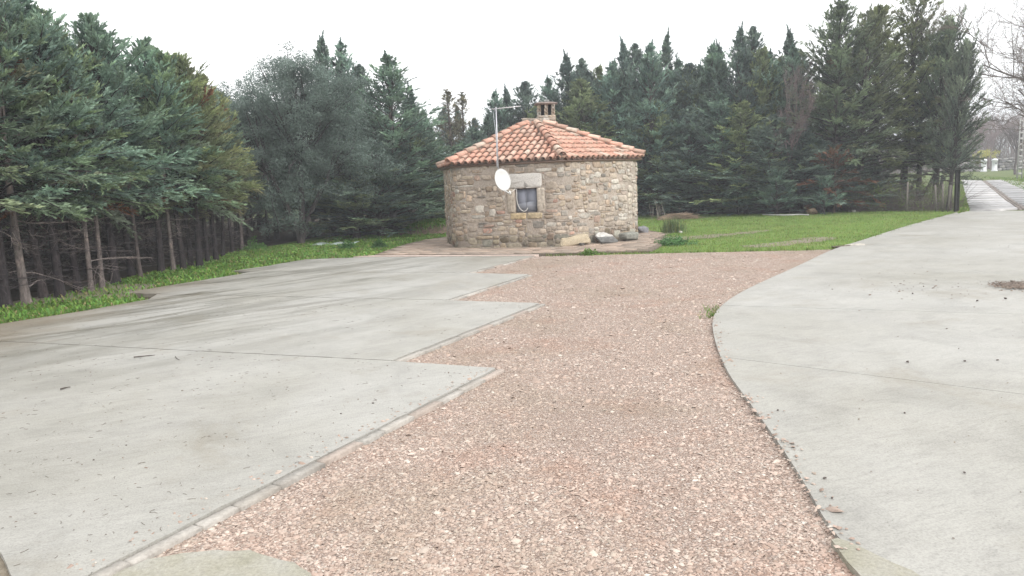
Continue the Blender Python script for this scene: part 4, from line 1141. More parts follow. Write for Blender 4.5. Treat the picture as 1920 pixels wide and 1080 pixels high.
def conifer(seed, H, Rr, z0, nl=120, npl=11, nb=22, bl=.11, bw=.022, el0=8, el1=58, shape=.8, tint=(.085, .135, .10), rust=0.0, lean=(0, 0), trunk_r=.09, dead=0, tops=2, droop=.12, brown=0.0, belly=.18):
    """cypress: trunk with spiral limbs, each limb carrying feathery plumes of scale-leaf sprays"""
    rs = np.random.RandomState(seed)
    lean = np.array([lean[0], lean[1], 0.0])
    bend = rs.uniform(-1, 1, 2) * .12
    def axis(z):
        q = z / H
        return np.stack([bend[0] * np.sin(q * 3) + lean[0] * q * q, bend[1] * np.sin(q * 2.4 + 1) + lean[1] * q * q, z], -1) - np.array([0, bend[1] * math.sin(1), 0])
    t = np.sort(rs.rand(nl) ** .85); z = z0 + (H * .985 - z0) * t
    prof = np.minimum(1, (t / belly) * .55 + .45) * (1 - t) ** shape
    L = Rr * prof * rs.uniform(.5, 1.25, nl) * np.where(rs.rand(nl) < .1, 1.25, 1) + .03 + .12 * rs.rand(nl) * (1 - t)
    az = np.arange(nl) * 2.39996 + rs.uniform(-.5, .5, nl)
    el = np.radians(el0 + (el1 - el0) * t ** .8 + rs.randn(nl) * 8)
    hor = np.stack([np.cos(az), np.sin(az), np.zeros(nl)], 1)
    base = axis(z); curve = (.16 * t - droop * (1 - t)) + rs.randn(nl) * .05
    def limb(i, s):
        s = s[..., None]; l = L[i][..., None]
        return base[i] + hor[i] * np.cos(el[i])[..., None] * l * s + np.array([0, 0, 1.0]) * (np.sin(el[i])[..., None] * l * s + curve[i][..., None] * l * s * s * 1.6) + lean * .15 * l * s * s
    # wood
    W = Geo()
    zz = np.linspace(0, H * .97, 14); P = axis(zz); rad = trunk_r * (1 - zz / H) ** .8 + .006; rad[0] *= 1.35
    V, F = tubes(P[None], rad[None], 9, False); BK = np.array([.082, .070, .068]); W.add(V, F, BK)
    ii = np.repeat(np.arange(nl), 6).reshape(nl, 6); ss = np.tile(np.linspace(0, .97, 6), (nl, 1))
    V, F = tubes(limb(ii, ss), (.010 + .010 * L)[:, None] * np.linspace(1, .2, 6)[None], 4); W.add(V, F, BK * .9)
    if dead:
        nd = dead; zd = rs.uniform(.25, z0 + .7, nd); a = rs.uniform(0, 6.28, nd); l = rs.uniform(.25, 1.15, nd)
        b = axis(zd); d = np.stack([np.cos(a), np.sin(a), rs.uniform(-.35, .35, nd)], 1); k = np.linspace(0, 1, 6)[None, :, None]
        cur = rs.randn(nd, 1, 3) * .25
        pts = b[:, None] + d[:, None] * l[:, None, None] * k + cur * l[:, None, None] * k ** 2 + np.cumsum(rs.randn(nd, 6, 3) * .018, 1) * (k > 0)
        V, F = tubes(pts, (.004 + .006 * l)[:, None] * np.linspace(1, .25, 6)[None], 4); W.add(V, F, BK * 1.7)
        # finer side twigs
        jj = rs.randint(0, nd, nd * 4); s = rs.uniform(.3, .95, nd * 4); p0 = b[jj] + d[jj] * (l[jj] * s)[:, None] + cur[jj, 0] * (l[jj] * s * s)[:, None]
        d2 = unit(d[jj] + rs.randn(nd * 4, 3) * .8); l2 = rs.uniform(.08, .35, nd * 4); k = np.linspace(0, 1, 4)[None, :, None]
        pts = p0[:, None] + d2[:, None] * l2[:, None, None] * k + np.cumsum(rs.randn(nd * 4, 4, 3) * .01, 1) * (k > 0)
        V, F = tubes(pts, np.full((nd * 4, 1), .003) * np.linspace(1, .5, 4)[None], 3); W.add(V, F, BK * 1.8)
    # plumes
    w = L / L.mean(); cnt = np.maximum(3, (npl * w * rs.uniform(.8, 1.2, nl))).astype(int); I = np.repeat(np.arange(nl), cnt); n = len(I)
    s = .12 + .88 * rs.rand(n) ** .62
    p0 = limb(I, s); tg = unit(limb(I, s + .03) - p0)
    side = unit(np.cross(tg, [0, 0, 1.0])); sg = rs.choice([-1, 1], n)[:, None]
    up = np.cross(side, tg)
    pd = unit(tg * .85 + side * sg * rs.uniform(.15, .85, (n, 1)) + up * rs.uniform(-.22, .42, (n, 1)) + rs.randn(n, 3) * .08)
    pl = (.16 + .24 * rs.rand(n)) * (1.15 - .45 * s) * (.75 + .5 * np.clip(L[I], 0, 1.4)) * np.clip(.38 + (1 - t[I]) * 3.0, .38, 1)
    lt = rs.uniform(.66, 1.30, nl)
    rusty = rs.rand(nl) < rust; brn = rs.rand(nl) < brown
    # sprays
    K = nb; J = np.repeat(np.arange(n), K); m = len(J)
    s2 = rs.rand(m) ** .8; cdir = pd[J]
    sd = unit(np.cross(cdir, up[J] + rs.randn(m, 3) * .15)) * rs.choice([-1, 1], m)[:, None]
    c0 = p0[J] + cdir * (pl[J] * s2)[:, None] + up[J] * ((-.10 * s2 ** 2) * pl[J])[:, None]
    bd = unit(cdir * rs.uniform(.55, 1.0, (m, 1)) + sd * rs.uniform(.1, .85, (m, 1)) * (1.1 - s2)[:, None] + rs.randn(m, 3) * .14)
    ll = bl * rs.uniform(.5, 1.35, m) * (1.15 - .5 * s2); bwid = bw * rs.uniform(.6, 1.4, m)
    wv = unit(np.cross(bd, rs.randn(m, 3) * .9 + up[J]))
    V = np.zeros((m, 4, 3)); V[:, 0] = c0; V[:, 2] = c0 + bd * ll[:, None]; mid = c0 + bd * (ll * .5)[:, None] + rs.randn(m, 3) * .004
    V[:, 1] = mid + wv * bwid[:, None] * .5; V[:, 3] = mid - wv * bwid[:, None] * .5
    tc = np.tile(np.array(tint), (m, 1)) * (lt[I[J]] * rs.uniform(.8, 1.2, m) * rs.uniform(.85, 1.15, n)[J])[:, None]
    tip = np.clip((s[J] - .55) * 1.4 + s2 * .25, 0, 1)[:, None] * rs.uniform(.3, 1, nl)[I[J]][:, None]  # tips paler as new growth, boosted in colour to stand in for light contrast
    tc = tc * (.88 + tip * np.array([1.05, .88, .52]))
    tc[rusty[I[J]]] = np.array([.20, .095, .055]) * rs.uniform(.6, 1.2, (rusty[I[J]].sum(), 1))
    mb_ = brn[I[J]]; tc[mb_] = tc[mb_] * .5 + np.array([.15, .128, .088]) * .6
    k = np.arange(m) * 4
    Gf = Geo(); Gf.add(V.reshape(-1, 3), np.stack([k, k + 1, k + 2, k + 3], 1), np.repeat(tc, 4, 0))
    # extra leader shoots on top
    for q in range(tops):
        zt = H * rs.uniform(.9, 1.0); a = rs.uniform(0, 6.28); pt = axis(np.array([zt]))[0]; hl = rs.uniform(.18, .4)
        m2 = 160; u = rs.rand(m2); c0 = pt + np.outer(u * hl, [math.cos(a) * .25, math.sin(a) * .25, 1]); bd = unit(rs.randn(m2, 3) * .45 + [math.cos(a) * .2, math.sin(a) * .2, .7]); ll = bl * rs.uniform(.4, 1, m2) * (1.1 - .7 * u); wv = unit(np.cross(bd, rs.randn(m2, 3)))
        V = np.stack([c0, c0 + bd * ll[:, None] * .5 + wv * bw * .5, c0 + bd * ll[:, None], c0 + bd * ll[:, None] * .5 - wv * bw * .5], 1)
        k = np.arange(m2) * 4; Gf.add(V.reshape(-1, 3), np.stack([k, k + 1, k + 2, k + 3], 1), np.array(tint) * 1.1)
    return W, Gf

def bare_tree(seed, H, spread, levels=5, r0=.07, nb=4, upb=.45, first=.3, k0=6, gnarl=.10, tint=(1, 1, 1)):
    rs = np.random.RandomState(seed); W = Geo()
    P0 = np.array([[0, 0, 0.]]); Dr = np.array([[0, 0, 1.]]); Ln = np.array([H * .42]); Rd = np.array([r0])
    for lv in range(levels):
        n = len(P0); m = 6 if lv < 2 else 4; k = np.linspace(0, 1, m)[None, :, None]
        wob = np.cumsum(rs.randn(n, m, 3) * gnarl * Ln[:, None, None] / m * 1.3, 1) * (k > 0)
        pts = P0[:, None] + Dr[:, None] * Ln[:, None, None] * k + wob + np.array([0, 0, .10]) * (Ln[:, None, None] * k * k) * (lv > 0)
        rad = Rd[:, None] * np.linspace(1, .5, m)[None]
        V, F = tubes(pts, rad, k0 if lv == 0 else (4 if lv < 3 else 3)); W.add(V, F, np.array(tint) * (1 + .08 * lv))
        if lv == levels - 1: break
        c = nb + (2 if lv == 0 else 0) + (1 if lv >= levels - 2 else 0)
        I = np.repeat(np.arange(n), c); q = len(I); s = rs.uniform(first if lv == 0 else .25, 1.0, q); idx = s * (m - 1); lo = np.minimum(idx.astype(int), m - 2); fr = (idx - lo)[:, None]
        P0 = pts[I, lo] * (1 - fr) + pts[I, lo + 1] * fr
        rnd = rs.randn(q, 3); rnd = unit(rnd - (rnd * Dr[I]).sum(1, keepdims=True) * Dr[I])
        nd = unit(Dr[I] * .75 + rnd * spread * rs.uniform(.5, 1.1, (q, 1)) + np.array([0, 0, upb * .4]))
        Ln = Ln[I] * rs.uniform(.45, .78, q); Rd = Rd[I] * (.62 - .2 * s) * rs.uniform(.8, 1.1, q) + .0015; Dr = nd
    return W

# prototype foliage meshes (each is used by real trees standing in the picture)
BL = (.160, .242, .208)      # blue green
GR = (.190, .238, .145)      # yellower green
DK = (.138, .198, .180)
def proto(name, *a, **k):
    W, Fo = conifer(*a, **k); return W.mesh(name + "_wood", M_BARK, True), Fo.mesh(name + "_foliage", M_LEAF)
PR = {}
# high-crowned trees of the left row (nominal height 5.2)
for k, sd in enumerate((101, 102, 103)):
    PR["row%d" % k] = proto("row", sd, 5.4, 1.60, 1.45, nl=150, npl=12, nb=26, bl=.10, bw=.020, el0=4, el1=56, shape=.82, tint=(BL, (.165, .230, .165), GR)[k], trunk_r=.070, dead=26, droop=.16, belly=.1, brown=(.04, .08, .16)[k], rust=(.0, .03, .06)[k])
PR["slim"] = proto("slim", 110, 5.2, .75, 2.0, nl=60, npl=8, nb=18, bl=.09, bw=.018, el0=10, el1=60, tint=BL, trunk_r=.05, dead=24, rust=.05)
# full trees of the back rows (nominal height 7, foliage to the ground)
for k, sd in enumerate((201, 202, 203, 204)):
    PR["full%d" % k] = proto("full", sd, 7.0, (2.2, 2.4, 2.0, 2.5)[k], .12, nl=200, npl=10, nb=19, bl=.13, bw=.028, el0=10, el1=62, shape=(.80, .95, .72, .85)[k], tint=(BL, DK, GR, (.138, .190, .178))[k], trunk_r=.10, droop=.10, tops=(2, 3, 1, 2)[k], belly=.10)
PR["thin"] = proto("thin", 210, 7.0, 1.0, 2.2, nl=85, npl=6, nb=15, bl=.12, bw=.024, el0=10, el1=55, tint=(.17, .17, .12), trunk_r=.08, brown=.6, belly=.1, tops=3)
# big open crowned trees on the right
PR["open0"] = proto("open", 301, 7.2, 2.3, .9, nl=210, npl=12, nb=20, bl=.135, bw=.028, el0=4, el1=52, shape=.72, tint=(.155, .195, .125), trunk_r=.15, droop=.10, dead=14, belly=.12, rust=.02)
PR["open1"] = proto("open", 302, 7.2, 2.3, 1.3, nl=150, npl=12, nb=18, bl=.135, bw=.028, el0=6, el1=50, shape=.62, tint=(.16, .19, .13), trunk_r=.13, droop=.08, dead=14, belly=.12)
PR["wind"] = proto("wind", 303, 6.4, 1.75, 1.0, nl=210, npl=12, nb=22, bl=.12, bw=.023, el0=18, el1=62, shape=.42, tint=(.145, .185, .145), trunk_r=.12, droop=.0, lean=(.55, 0), dead=12, belly=.10)

def plant_tree(name, key, x, y, height, nominal, label, group, width=1.0, rz=None, crown_col=(1, 1, 1), bark=(.105, .085, .08), cat="tree", rs=np.random.RandomState(5)):
    t = empty(name, (x, y, float(terr(x, y)) - .02), rs.uniform(0, 6.28) if rz is None else rz, label=label, cat=cat, group=group)
    s = height / nominal; t.scale = (s * width, s * width, s); t.rotation_euler.x = rs.uniform(-.035, .035); t.rotation_euler.y = rs.uniform(-.035, .035)
    w_, f_ = PR[key]
    link("trunk", w_, t, tuple(np.array(bark) / np.array([.082, .070, .068]))); link("crown", f_, t, crown_col)
    return t
def top_h(px, py, Y):
    p = D(px, py, Y); return p[0], p[2] - float(terr(p[0], Y))

# ------------------------------------------------------------------ left row: bare trunks below, crowns above
row = [  # base px, base py, top py, kind, width, bark, crown tint, label
 (12, 577, -70, "row1", 1.0, 0, (1, 1, 1), "dark slim trunked cypress at the near end of the left row"),
 (50, 571, -50, "slim", 1.25, 1, (1, 1, 1), "cypress with pale peeling trunk, nearest the picture's left edge"),
 (83, 559, 5, "row1", 1.0, 2, (1.0, 1.05, 1), "cypress with flaking half pale trunk beside the pale peeling one"),
 (114, 558, -15, "row0", 1.05, 0, (1, 1, 1), "cypress with plain dark trunk just right of the flaking one"),
 (147, 549, 18, "row1", .95, 0, (1.1, 1.1, .95), "fifth cypress of the left row, straight dark trunk"),
 (172, 548, 70, "slim", 1.0, 1, (1, 1, 1), "thin pale stemmed cypress before the very thick dark trunk"),
 (192, 541, 90, "slim", 1.0, 1, (1, 1, 1), "thin leaning pale stem directly left of the thickest dark trunk"),
 (217, 533, 28, "row0", 1.15, 0, (1.05, 1.05, 1), "cypress with the thickest dark trunk of the left row"),
 (247, 517, 55, "row1", .95, 0, (1, 1, 1), "cypress two steps right of the thickest trunk"),
 (264, 521, 110, "slim", .9, 3, (1, 1, 1), "very thin straight stem under the low hanging green bough"),
 (303, 512, 72, "row0", 1.05, 0, (1.05, 1.1, 1.05), "thick dark trunked cypress at the middle of the left row"),
 (326, 509, 120, "slim", 1.0, 1, (1, 1, 1), "pale peeling stem behind the middle thick trunk"),
 (345, 507, 92, "row1", .9, 0, (1, 1.05, .95), "cypress right of the pale pair of stems"),
 (358, 501, 100, "row2", .85, 0, (1, 1, .95), "slender brownish crowned cypress at the row's centre"),
 (375, 501, 100, "row2", 1.05, 0, (1.0, 1, .92), "thick trunked cypress with olive brown crown above the verge"),
 (390, 492, 130, "row2", .8, 0, (1.05, 1, .9), "slim olive crowned cypress before the weeds widen"),
 (406, 490, 140, "row2", .95, 0, (1.1, 1.0, .9), "cypress with drooping brown tipped boughs near the oak"),
 (418, 482, 165, "slim", 1.1, 0, (1, 1, 1), "thin dark stem near the oak end of the row"),
 (437, 474, 170, "row2", .8, 0, (.95, .95, .9), "last olive brown cypress before the grey oak"),
 (454, 468, 190, "slim", 1.2, 3, (1, 1, 1), "last thin stem at the oak end of the left row"),
]
BARKS = [(.050, .042, .044), (.19, .16, .15), (.085, .07, .07), (.14, .115, .11)]
rs = np.random.RandomState(71)
first_row = None
for (bx, by, ty, kind, w, bk, cc, lb) in row:
    b = G(bx, by); z = D(bx - (by - ty) * .12, ty, b[1])[2]
    nominal = 5.2 if kind == "slim" else 5.4
    if kind == "row0" or kind == "row1": w *= 1.0
    t = plant_tree("cypress_tree", kind, b[0], b[1], max(z, 3), nominal, lb, "row of cypresses along the left of the parking bays", w, None, cc, BARKS[bk], rs=rs)
# two more of the row stand just outside the frame
for (x, y, h) in ((-8.9, 10.4, 5.6), (-9.3, 8.6, 5.8)):
    plant_tree("cypress_tree", "row1", x, y, h, 5.4, "cypress whose boughs reach in at the left edge, %s" % ("rust brown twigs among green" if y > 10 else "mostly outside the frame"), "row of cypresses along the left of the parking bays", 1.1, None, (1.1, 1, .9), BARKS[0], rs=rs)

# the wood behind the row: one mass, instanced from the row's own trees, plus a thicket of dead twigs
rs = np.random.RandomState(81)
pts = []
for x0 in (-9.6, -10.9, -12.4, -14.2, -16.5, -19):
    for y in np.arange(8.5, 33, 1.25 if x0 > -12 else 1.7):
        pts.append((x0 + rs.uniform(-.35, .35) + (.4 * max(0, y - 24)), y + rs.uniform(-.4, .4), 0))
pts = np.array(pts)
def tree_mass(name, pts, keys, label, smin, smax, wmul=1.0, cat="woods"):
    me = bpy.data.meshes.new(name); me.from_pydata([tuple(p) for p in pts], [], [])
    o = bpy.data.objects.new(name, me); COL.objects.link(o); tag(o, label=label, cat=cat, kind="stuff")
    ng = bpy.data.node_groups.new(name, 'GeometryNodeTree')
    ng.interface.new_socket("Geometry", in_out='INPUT', socket_type='NodeSocketGeometry'); ng.interface.new_socket("Geometry", in_out='OUTPUT', socket_type='NodeSocketGeometry')
    N, L = ng.nodes, ng.links; gi = N.new('NodeGroupInput'); go = N.new('NodeGroupOutput'); jn = N.new('GeometryNodeJoinGeometry')
    rr = N.new('FunctionNodeRandomValue'); rr.data_type = 'FLOAT_VECTOR'; rr.inputs[0].default_value = (0, 0, 0); rr.inputs[1].default_value = (0, 0, 6.28)
    sc = N.new('FunctionNodeRandomValue'); sc.data_type = 'FLOAT'; sc.inputs[2].default_value = smin; sc.inputs[3].default_value = smax; sc.inputs["Seed"].default_value = 3
    idx = N.new('GeometryNodeInputIndex')
    for q, key in enumerate(keys):
        md = N.new('FunctionNodeCompare'); md.data_type = 'INT'; md.operation = 'EQUAL'
        mo = N.new('ShaderNodeMath'); mo.operation = 'MODULO'; mo.inputs[1].default_value = len(keys); L.new(idx.outputs[0], mo.inputs[0])
        L.new(mo.outputs[0], md.inputs[2]); md.inputs[3].default_value = q
        for ob in proto_obj[key]:
            oi = N.new('GeometryNodeObjectInfo'); oi.transform_space = 'ORIGINAL'; oi.inputs["Object"].default_value = ob; oi.inputs["As Instance"].default_value = True
            ip = N.new('GeometryNodeInstanceOnPoints'); L.new(gi.outputs[0], ip.inputs["Points"]); L.new(md.outputs[0], ip.inputs["Selection"]); L.new(oi.outputs["Geometry"], ip.inputs["Instance"])
            L.new(rr.outputs[0], ip.inputs["Rotation"]); L.new(sc.outputs[1], ip.inputs["Scale"]); L.new(ip.outputs[0], jn.inputs[0])
    L.new(jn.outputs[0], go.inputs[0]); md_ = o.modifiers.new("trees", 'NODES'); md_.node_group = ng
    return o
proto_obj = {}
for o in list(COL.objects):
    if o.parent and o.parent.name.startswith(("cypress_tree",)) and o.name.startswith(("trunk", "crown")):
        for k, (w_, f_) in PR.items():
            if o.data in (w_, f_): proto_obj.setdefault(k, {})[o.data.name] = o
proto_obj = {k: list(v.values()) for k, v in proto_obj.items()}
tree_mass("woods", pts[pts[:, 0] > -13.6], ["row0", "row1", "slim"], "dark dense wood of cypresses filling the depth behind the left row", .82, .98)
# dead twig thicket
n = 5200; base = np.column_stack([rs.uniform(-12.5, -8.35, n), rs.uniform(10.5, 26, n), rs.uniform(.02, 1.9, n)])
az = rs.uniform(0, 6.28, n); l = rs.uniform(.3, 1.3, n); d = np.stack([np.cos(az), np.sin(az), rs.uniform(-.5, .7, n)], 1); k = np.linspace(0, 1, 5)[None, :, None]
Pt = base[:, None] + d[:, None] * l[:, None, None] * k + rs.randn(n, 1, 3) * .2 * l[:, None, None] * k ** 2 + np.cumsum(rs.randn(n, 5, 3) * .02, 1) * (k > 0)
Pt[..., 2] = np.maximum(Pt[..., 2], .01)
V, F = tubes(Pt, rs.uniform(.002, .006, (n, 1)) * np.linspace(1, .4, 5)[None], 3)
tc = np.array([(.11, .09, .088), (.07, .058, .055), (.30, .265, .245)])[rs.choice(3, n, p=[.42, .30, .28])]
g = Geo(); g.add(V, F, np.repeat(tc, 15, 0)); g.build("thicket", M_TWIG, kind="stuff", label="tangle of dead grey twigs between the trunks of the left wood", cat="thicket")

# ------------------------------------------------------------------ holm oak
def leaf_cloud(centers, rad, nper, rs, size, tint, flat=.8, follow=False):
    n = len(centers) * nper; C = np.repeat(centers, nper, 0); r_ = np.repeat(rad, nper)
    v = unit(rs.randn(n, 3)) * (rs.rand(n, 1) ** .40); P = C + v * r_[:, None] * np.array([1, 1, flat])
    d = unit(np.cross(v, rs.randn(n, 3)) + rs.randn(n, 3) * .25 + v * .25) if follow else unit(rs.randn(n, 3) + v * .8); w = unit(np.cross(v, d) + rs.randn(n, 3) * .35) if follow else unit(np.cross(d, rs.randn(n, 3))); L = size * rs.uniform(.6, 1.3, n); Wd = L * .42
    mid = P + d * (L * .5)[:, None]
    V = np.stack([P, mid + w * Wd[:, None] * .6, P + d * L[:, None], mid - w * Wd[:, None] * .6], 1)
    k = np.arange(n) * 4; t = np.array(tint)[None] * np.repeat(rs.uniform(.8, 1.2, len(centers)), nper)[:, None] * (rs.uniform(.88, 1.15, (n, 1)) if follow else rs.uniform(.75, 1.3, (n, 1)))
    g = Geo(); g.add(V.reshape(-1, 3), np.stack([k, k + 1, k + 2, k + 3], 1), np.repeat(t, 4, 0)); return g
def oak(seed, lobes, nclump, nper, size, tint, stems):
    rs = np.random.RandomState(seed); C = []; Rr = []
    for (x, y, z, r_, share) in lobes:
        m = int(nclump * share); v = unit(rs.randn(m, 3)); v[:, 2] = np.abs(v[:, 2]) * np.where(rs.rand(m) < .72, 1, -1)
        q = (rs.rand(m, 1) ** .35); C.append(np.array([x, y, z]) + v * r_ * q * np.array([1, 1, .92]) + rs.randn(m, 3) * .08); Rr.append(rs.uniform(.18, .42, m))
    C = np.concatenate(C); Rr = np.concatenate(Rr)
    W = Geo()
    for (bx, by, tx, ty, tz, r_) in stems:
        p = np.array([[0, 0, 0.], [bx, by, .9], [(bx + tx) / 2, (by + ty) / 2, tz * .55], [tx, ty, tz]]); path_tube(W, smooth_open(p, 2), list(np.linspace(r_, r_ * .3, len(smooth_open(p, 2)))), 8)
    # limbs to clumps
    sel = rs.choice(len(C), min(150, len(C)), False); tips = C[sel]; st = np.array([[s[2] * .7, s[3] * .7, s[4] * .6] for s in stems]); src = st[np.argmin(((tips[:, None] - st[None]) ** 2).sum(2), 1)]
    k = np.linspace(0, 1, 6)[None, :, None]; Pp = src[:, None] * (1 - k) + tips[:, None] * k + np.array([0, 0, .25]) * np.sin(k * 3.14) + np.cumsum(rs.randn(len(sel), 6, 3) * .05, 1) * (k > 0) * (k < 1)
    V, F = tubes(Pp, np.linspace(.035, .008, 6)[None] * np.ones((len(sel), 1)), 4); W.add(V, F, (1, 1, 1))
    return W, leaf_cloud(C, Rr, nper, rs, size, tint, follow=True)
ob = G(560, 460)
Wd, Lf = oak(7, [(-.2, 0, 3.9, 1.75, .26), (.9, .1, 3.3, 1.5, .20), (-1.6, .2, 3.4, 1.2, .14), (1.7, .2, 2.2, 1.2, .12), (-.6, -.1, 2.0, 1.5, .13), (.3, -.2, 4.8, .95, .08), (-2.1, .1, 4.0, .75, .05), (.2, -.5, 1.1, 1.2, .05), (1.5, 0, 4.3, .8, .05)], 640, 180, .058, (.145, .190, .165), [(-.2, 0, -1.2, 0, 3.6, .11), (.1, 0, .2, .1, 4.2, .12), (.3, 0, 1.4, 0, 3.2, .09)])
t = empty("oak_tree", (ob[0], ob[1] + .3, 0), label="large rounded grey green oak standing between cypresses left of the house", cat="tree")
oh = top_h(560, 96, ob[1] + .3)[1] / 5.65; t.scale = (oh * 1.02, oh * .9, oh)
Wd.build("trunk", M_BARK, t, smooth=True, color=(.07, .062, .062)); Lf.build("crown", M_OAK, t)
OAKM = (t.children[0].data, t.children[1].data)

# ------------------------------------------------------------------ rows behind and beside the house
BG = "cypresses closing the back of the yard"
trees = [  # top px, top py, distance, kind, width, label
 (600, 72, 27.5, "full1", .95, "taller of two pointed cypresses rising behind the oak"),
 (636, 75, 27.0, "full0", .85, "narrow pointed cypress rising at the oak's right shoulder"),
 (672, 120, 27.5, "full3", .9, "short pointed cypress top right of the oak's twin spires"),
 (715, 104, 26.0, "full0", 1.15, "blue green cypress with jagged top right of the oak"),
 (752, 166, 27.0, "full1", .95, "cypress with a dark spike sloping down towards the house"),
 (700, 215, 24.4, "full3", 1.2, "low bushy cypress in front, filling down to the verge right of the oak"),
 (655, 260, 23.9, "full2", 1.15, "low olive cypress tucked against the oak's right side"),
 (762, 225, 27.2, "full2", 1.15, "yellow green cypress behind the two pale saplings"),
 (800, 235, 30.5, "full0", 1.0, "cypress nearest left of the house roof"),
 (835, 166, 31, "thin", 1.0, "sparse brownish cypress with open twiggy top left of the mast"),
 (860, 173, 31.6, "thin", .95, "sparse brownish cypress immediately beside the first open one"),
 (884, 240, 30.0, "full3", 1.1, "green cypress showing over the left slope of the roof"),
 (912, 215, 32, "full1", .9, "small dark cypress at the foot of the sky gap"),
 (932, 170, 33, "full0", .8, "slim cypress spire just behind the mast top"),
 (952, 168, 33.6, "full1", .8, "slim cypress spire right of the mast top"),
 (976, 152, 33, "full3", .9, "cypress spire between the mast and the chimney"),
 (1003, 200, 32, "full2", 1.0, "low cypress directly behind the roof apex"),
 (1027, 146, 34, "full0", .85, "cypress spire straight above the chimney's left edge"),
 (1052, 108, 33, "full1", 1.15, "broad dark cypress with fine spire behind the chimney"),
 (1086, 150, 31.5, "full2", 1.2, "rounded yellow green cypress right of the chimney"),
 (1112, 134, 33, "full3", .95, "cypress spire second right of the chimney"),
 (1137, 122, 32, "full0", 1.0, "cypress with leaning tip above the roof's right slope"),
 (1172, 80, 32, "full1", .95, "first of the three close spires above the house's right eave"),
 (1194, 84, 33, "full3", .85, "middle of the three close spires above the right eave"),
 (1216, 82, 31.2, "full0", 1.0, "third of the close spires above the right eave"),
 (1238, 68, 32, "full1", .95, "tallest thin spire of the group above the right eave"),
 (1262, 112, 31.3, "full0", .9, "blunt cypress between the tall thin spire and the dip"),
 (1285, 118, 30.6, "full3", 1.05, "cypress at the dip of the skyline right of the house"),
 (1312, 128, 31.5, "full1", .9, "darker cypress just past the skyline dip"),
 (1340, 84, 30.6, "full0", .95, "pointed cypress with single thin leader mid hedge"),
 (1385, 57, 29.8, "full1", 1.0, "tall dense spire, left of the hedge's twin pair"),
 (1414, 53, 30.6, "full3", .9, "tall dense spire, right of the hedge's twin pair"),
 (1448, 96, 29.4, "full0", .95, "cypress with slanting tip left of the bare purple tree"),
 (1476, 63, 30.2, "full1", 1.0, "pointed cypress rising behind the bare purple tree"),
 (1500, 98, 29.6, "full3", .95, "cypress half hidden behind the bare purple tree's right side"),
 (1232, 190, 29.8, "full2", 1.15, "low front cypress behind the brush mound"),
 (1290, 200, 29.2, "full3", 1.25, "low grey green front cypress with wide skirt"),
 (1345, 175, 28.6, "full0", 1.2, "front cypress with drooping boughs at the hedge centre"),
 (1398, 190, 27.9, "full2", 1.25, "front cypress standing behind the white pipe's left end"),
 (1450, 215, 27.5, "full3", 1.25, "front cypress behind the white pipe's right end"),
 (1538, 262, 27.0, "full3", 1.2, "low dark cypress directly left of the rust brown boughs"),
 (1585, 285, 28.0, "full1", 1.3, "low dark cypress behind the rust brown boughs"),
 (1622, 300, 28.4, "full0", 1.1, "low shady cypress beside the thick trunk"),
 (1502, 235, 27.2, "full1", 1.1, "low dark cypress beside the rust brown boughs"),
]
rs = np.random.RandomState(91)
for (px, py, Yd, kind, w, lb) in trees:
    if px > 1220: Yd += 1.5
    elif Yd < 25: Yd += 1.1
    x, h = top_h(px, py, Yd)
    v = rs.uniform(.9, 1.12); plant_tree("cypress_tree", kind, x, Yd, h, 7.0, lb, BG, w * 7.0 / h * rs.uniform(1.05, 1.3) * (1 if h > 5 else .9), None, (v, v, v * rs.uniform(.95, 1.05)), (.10, .085, .08), rs=rs)
# deep background mass so that no daylight shows low between the trees
proto_obj2 = {}
for o in list(COL.objects):
    if o.parent and o.parent.name.startswith("cypress_tree") and o.name.startswith(("trunk", "crown")):
        for k, (w_, f_) in PR.items():
            if o.data in (w_, f_): proto_obj2.setdefault(k, {})[o.data.name] = o
proto_obj = {k: list(v.values()) for k, v in proto_obj2.items()}
pts = [(x + rs.uniform(-.4, .4), 34.5 + rs.uniform(-.5, .8) + (0 if x < 6 else -(x - 6) * .55), 0) for x in np.arange(-12, 3.5, .95)]
pts += [(x + rs.uniform(-.5, .5), 37 + rs.uniform(-.5, .8) + (0 if x < 6 else -(x - 6) * .5), 0) for x in np.arange(-14, 4, 1.2)]
tree_mass("woods", np.array(pts), ["full0", "full1", "full3"], "dense cypress wood closing the view behind the back rows", .62, .80)
pts = [(x + rs.uniform(-.4, .4), 33.6 + rs.uniform(-.5, .8) - max(0, x - 6) * .55 + o_, 0) for o_, st_ in ((0, .85), (1.6, 1.1)) for x in np.arange(3.2, 14.2 - o_, st_)]
tree_mass("woods", np.array(pts), ["full3", "full2", "full0", "full1"], "dense cypress wood behind the hedge right of the house", .84, .98)

lw = [(x + rs.uniform(-.4, .4), y + rs.uniform(-.5, .5), 0) for x in (-14.3, -16.2, -18.5) for y in np.arange(7, 33, 1.5)]
tree_mass("woods", np.array(lw), ["full0", "full1", "full3"], "dark far side of the left wood seen between the trunks", .6, .75)

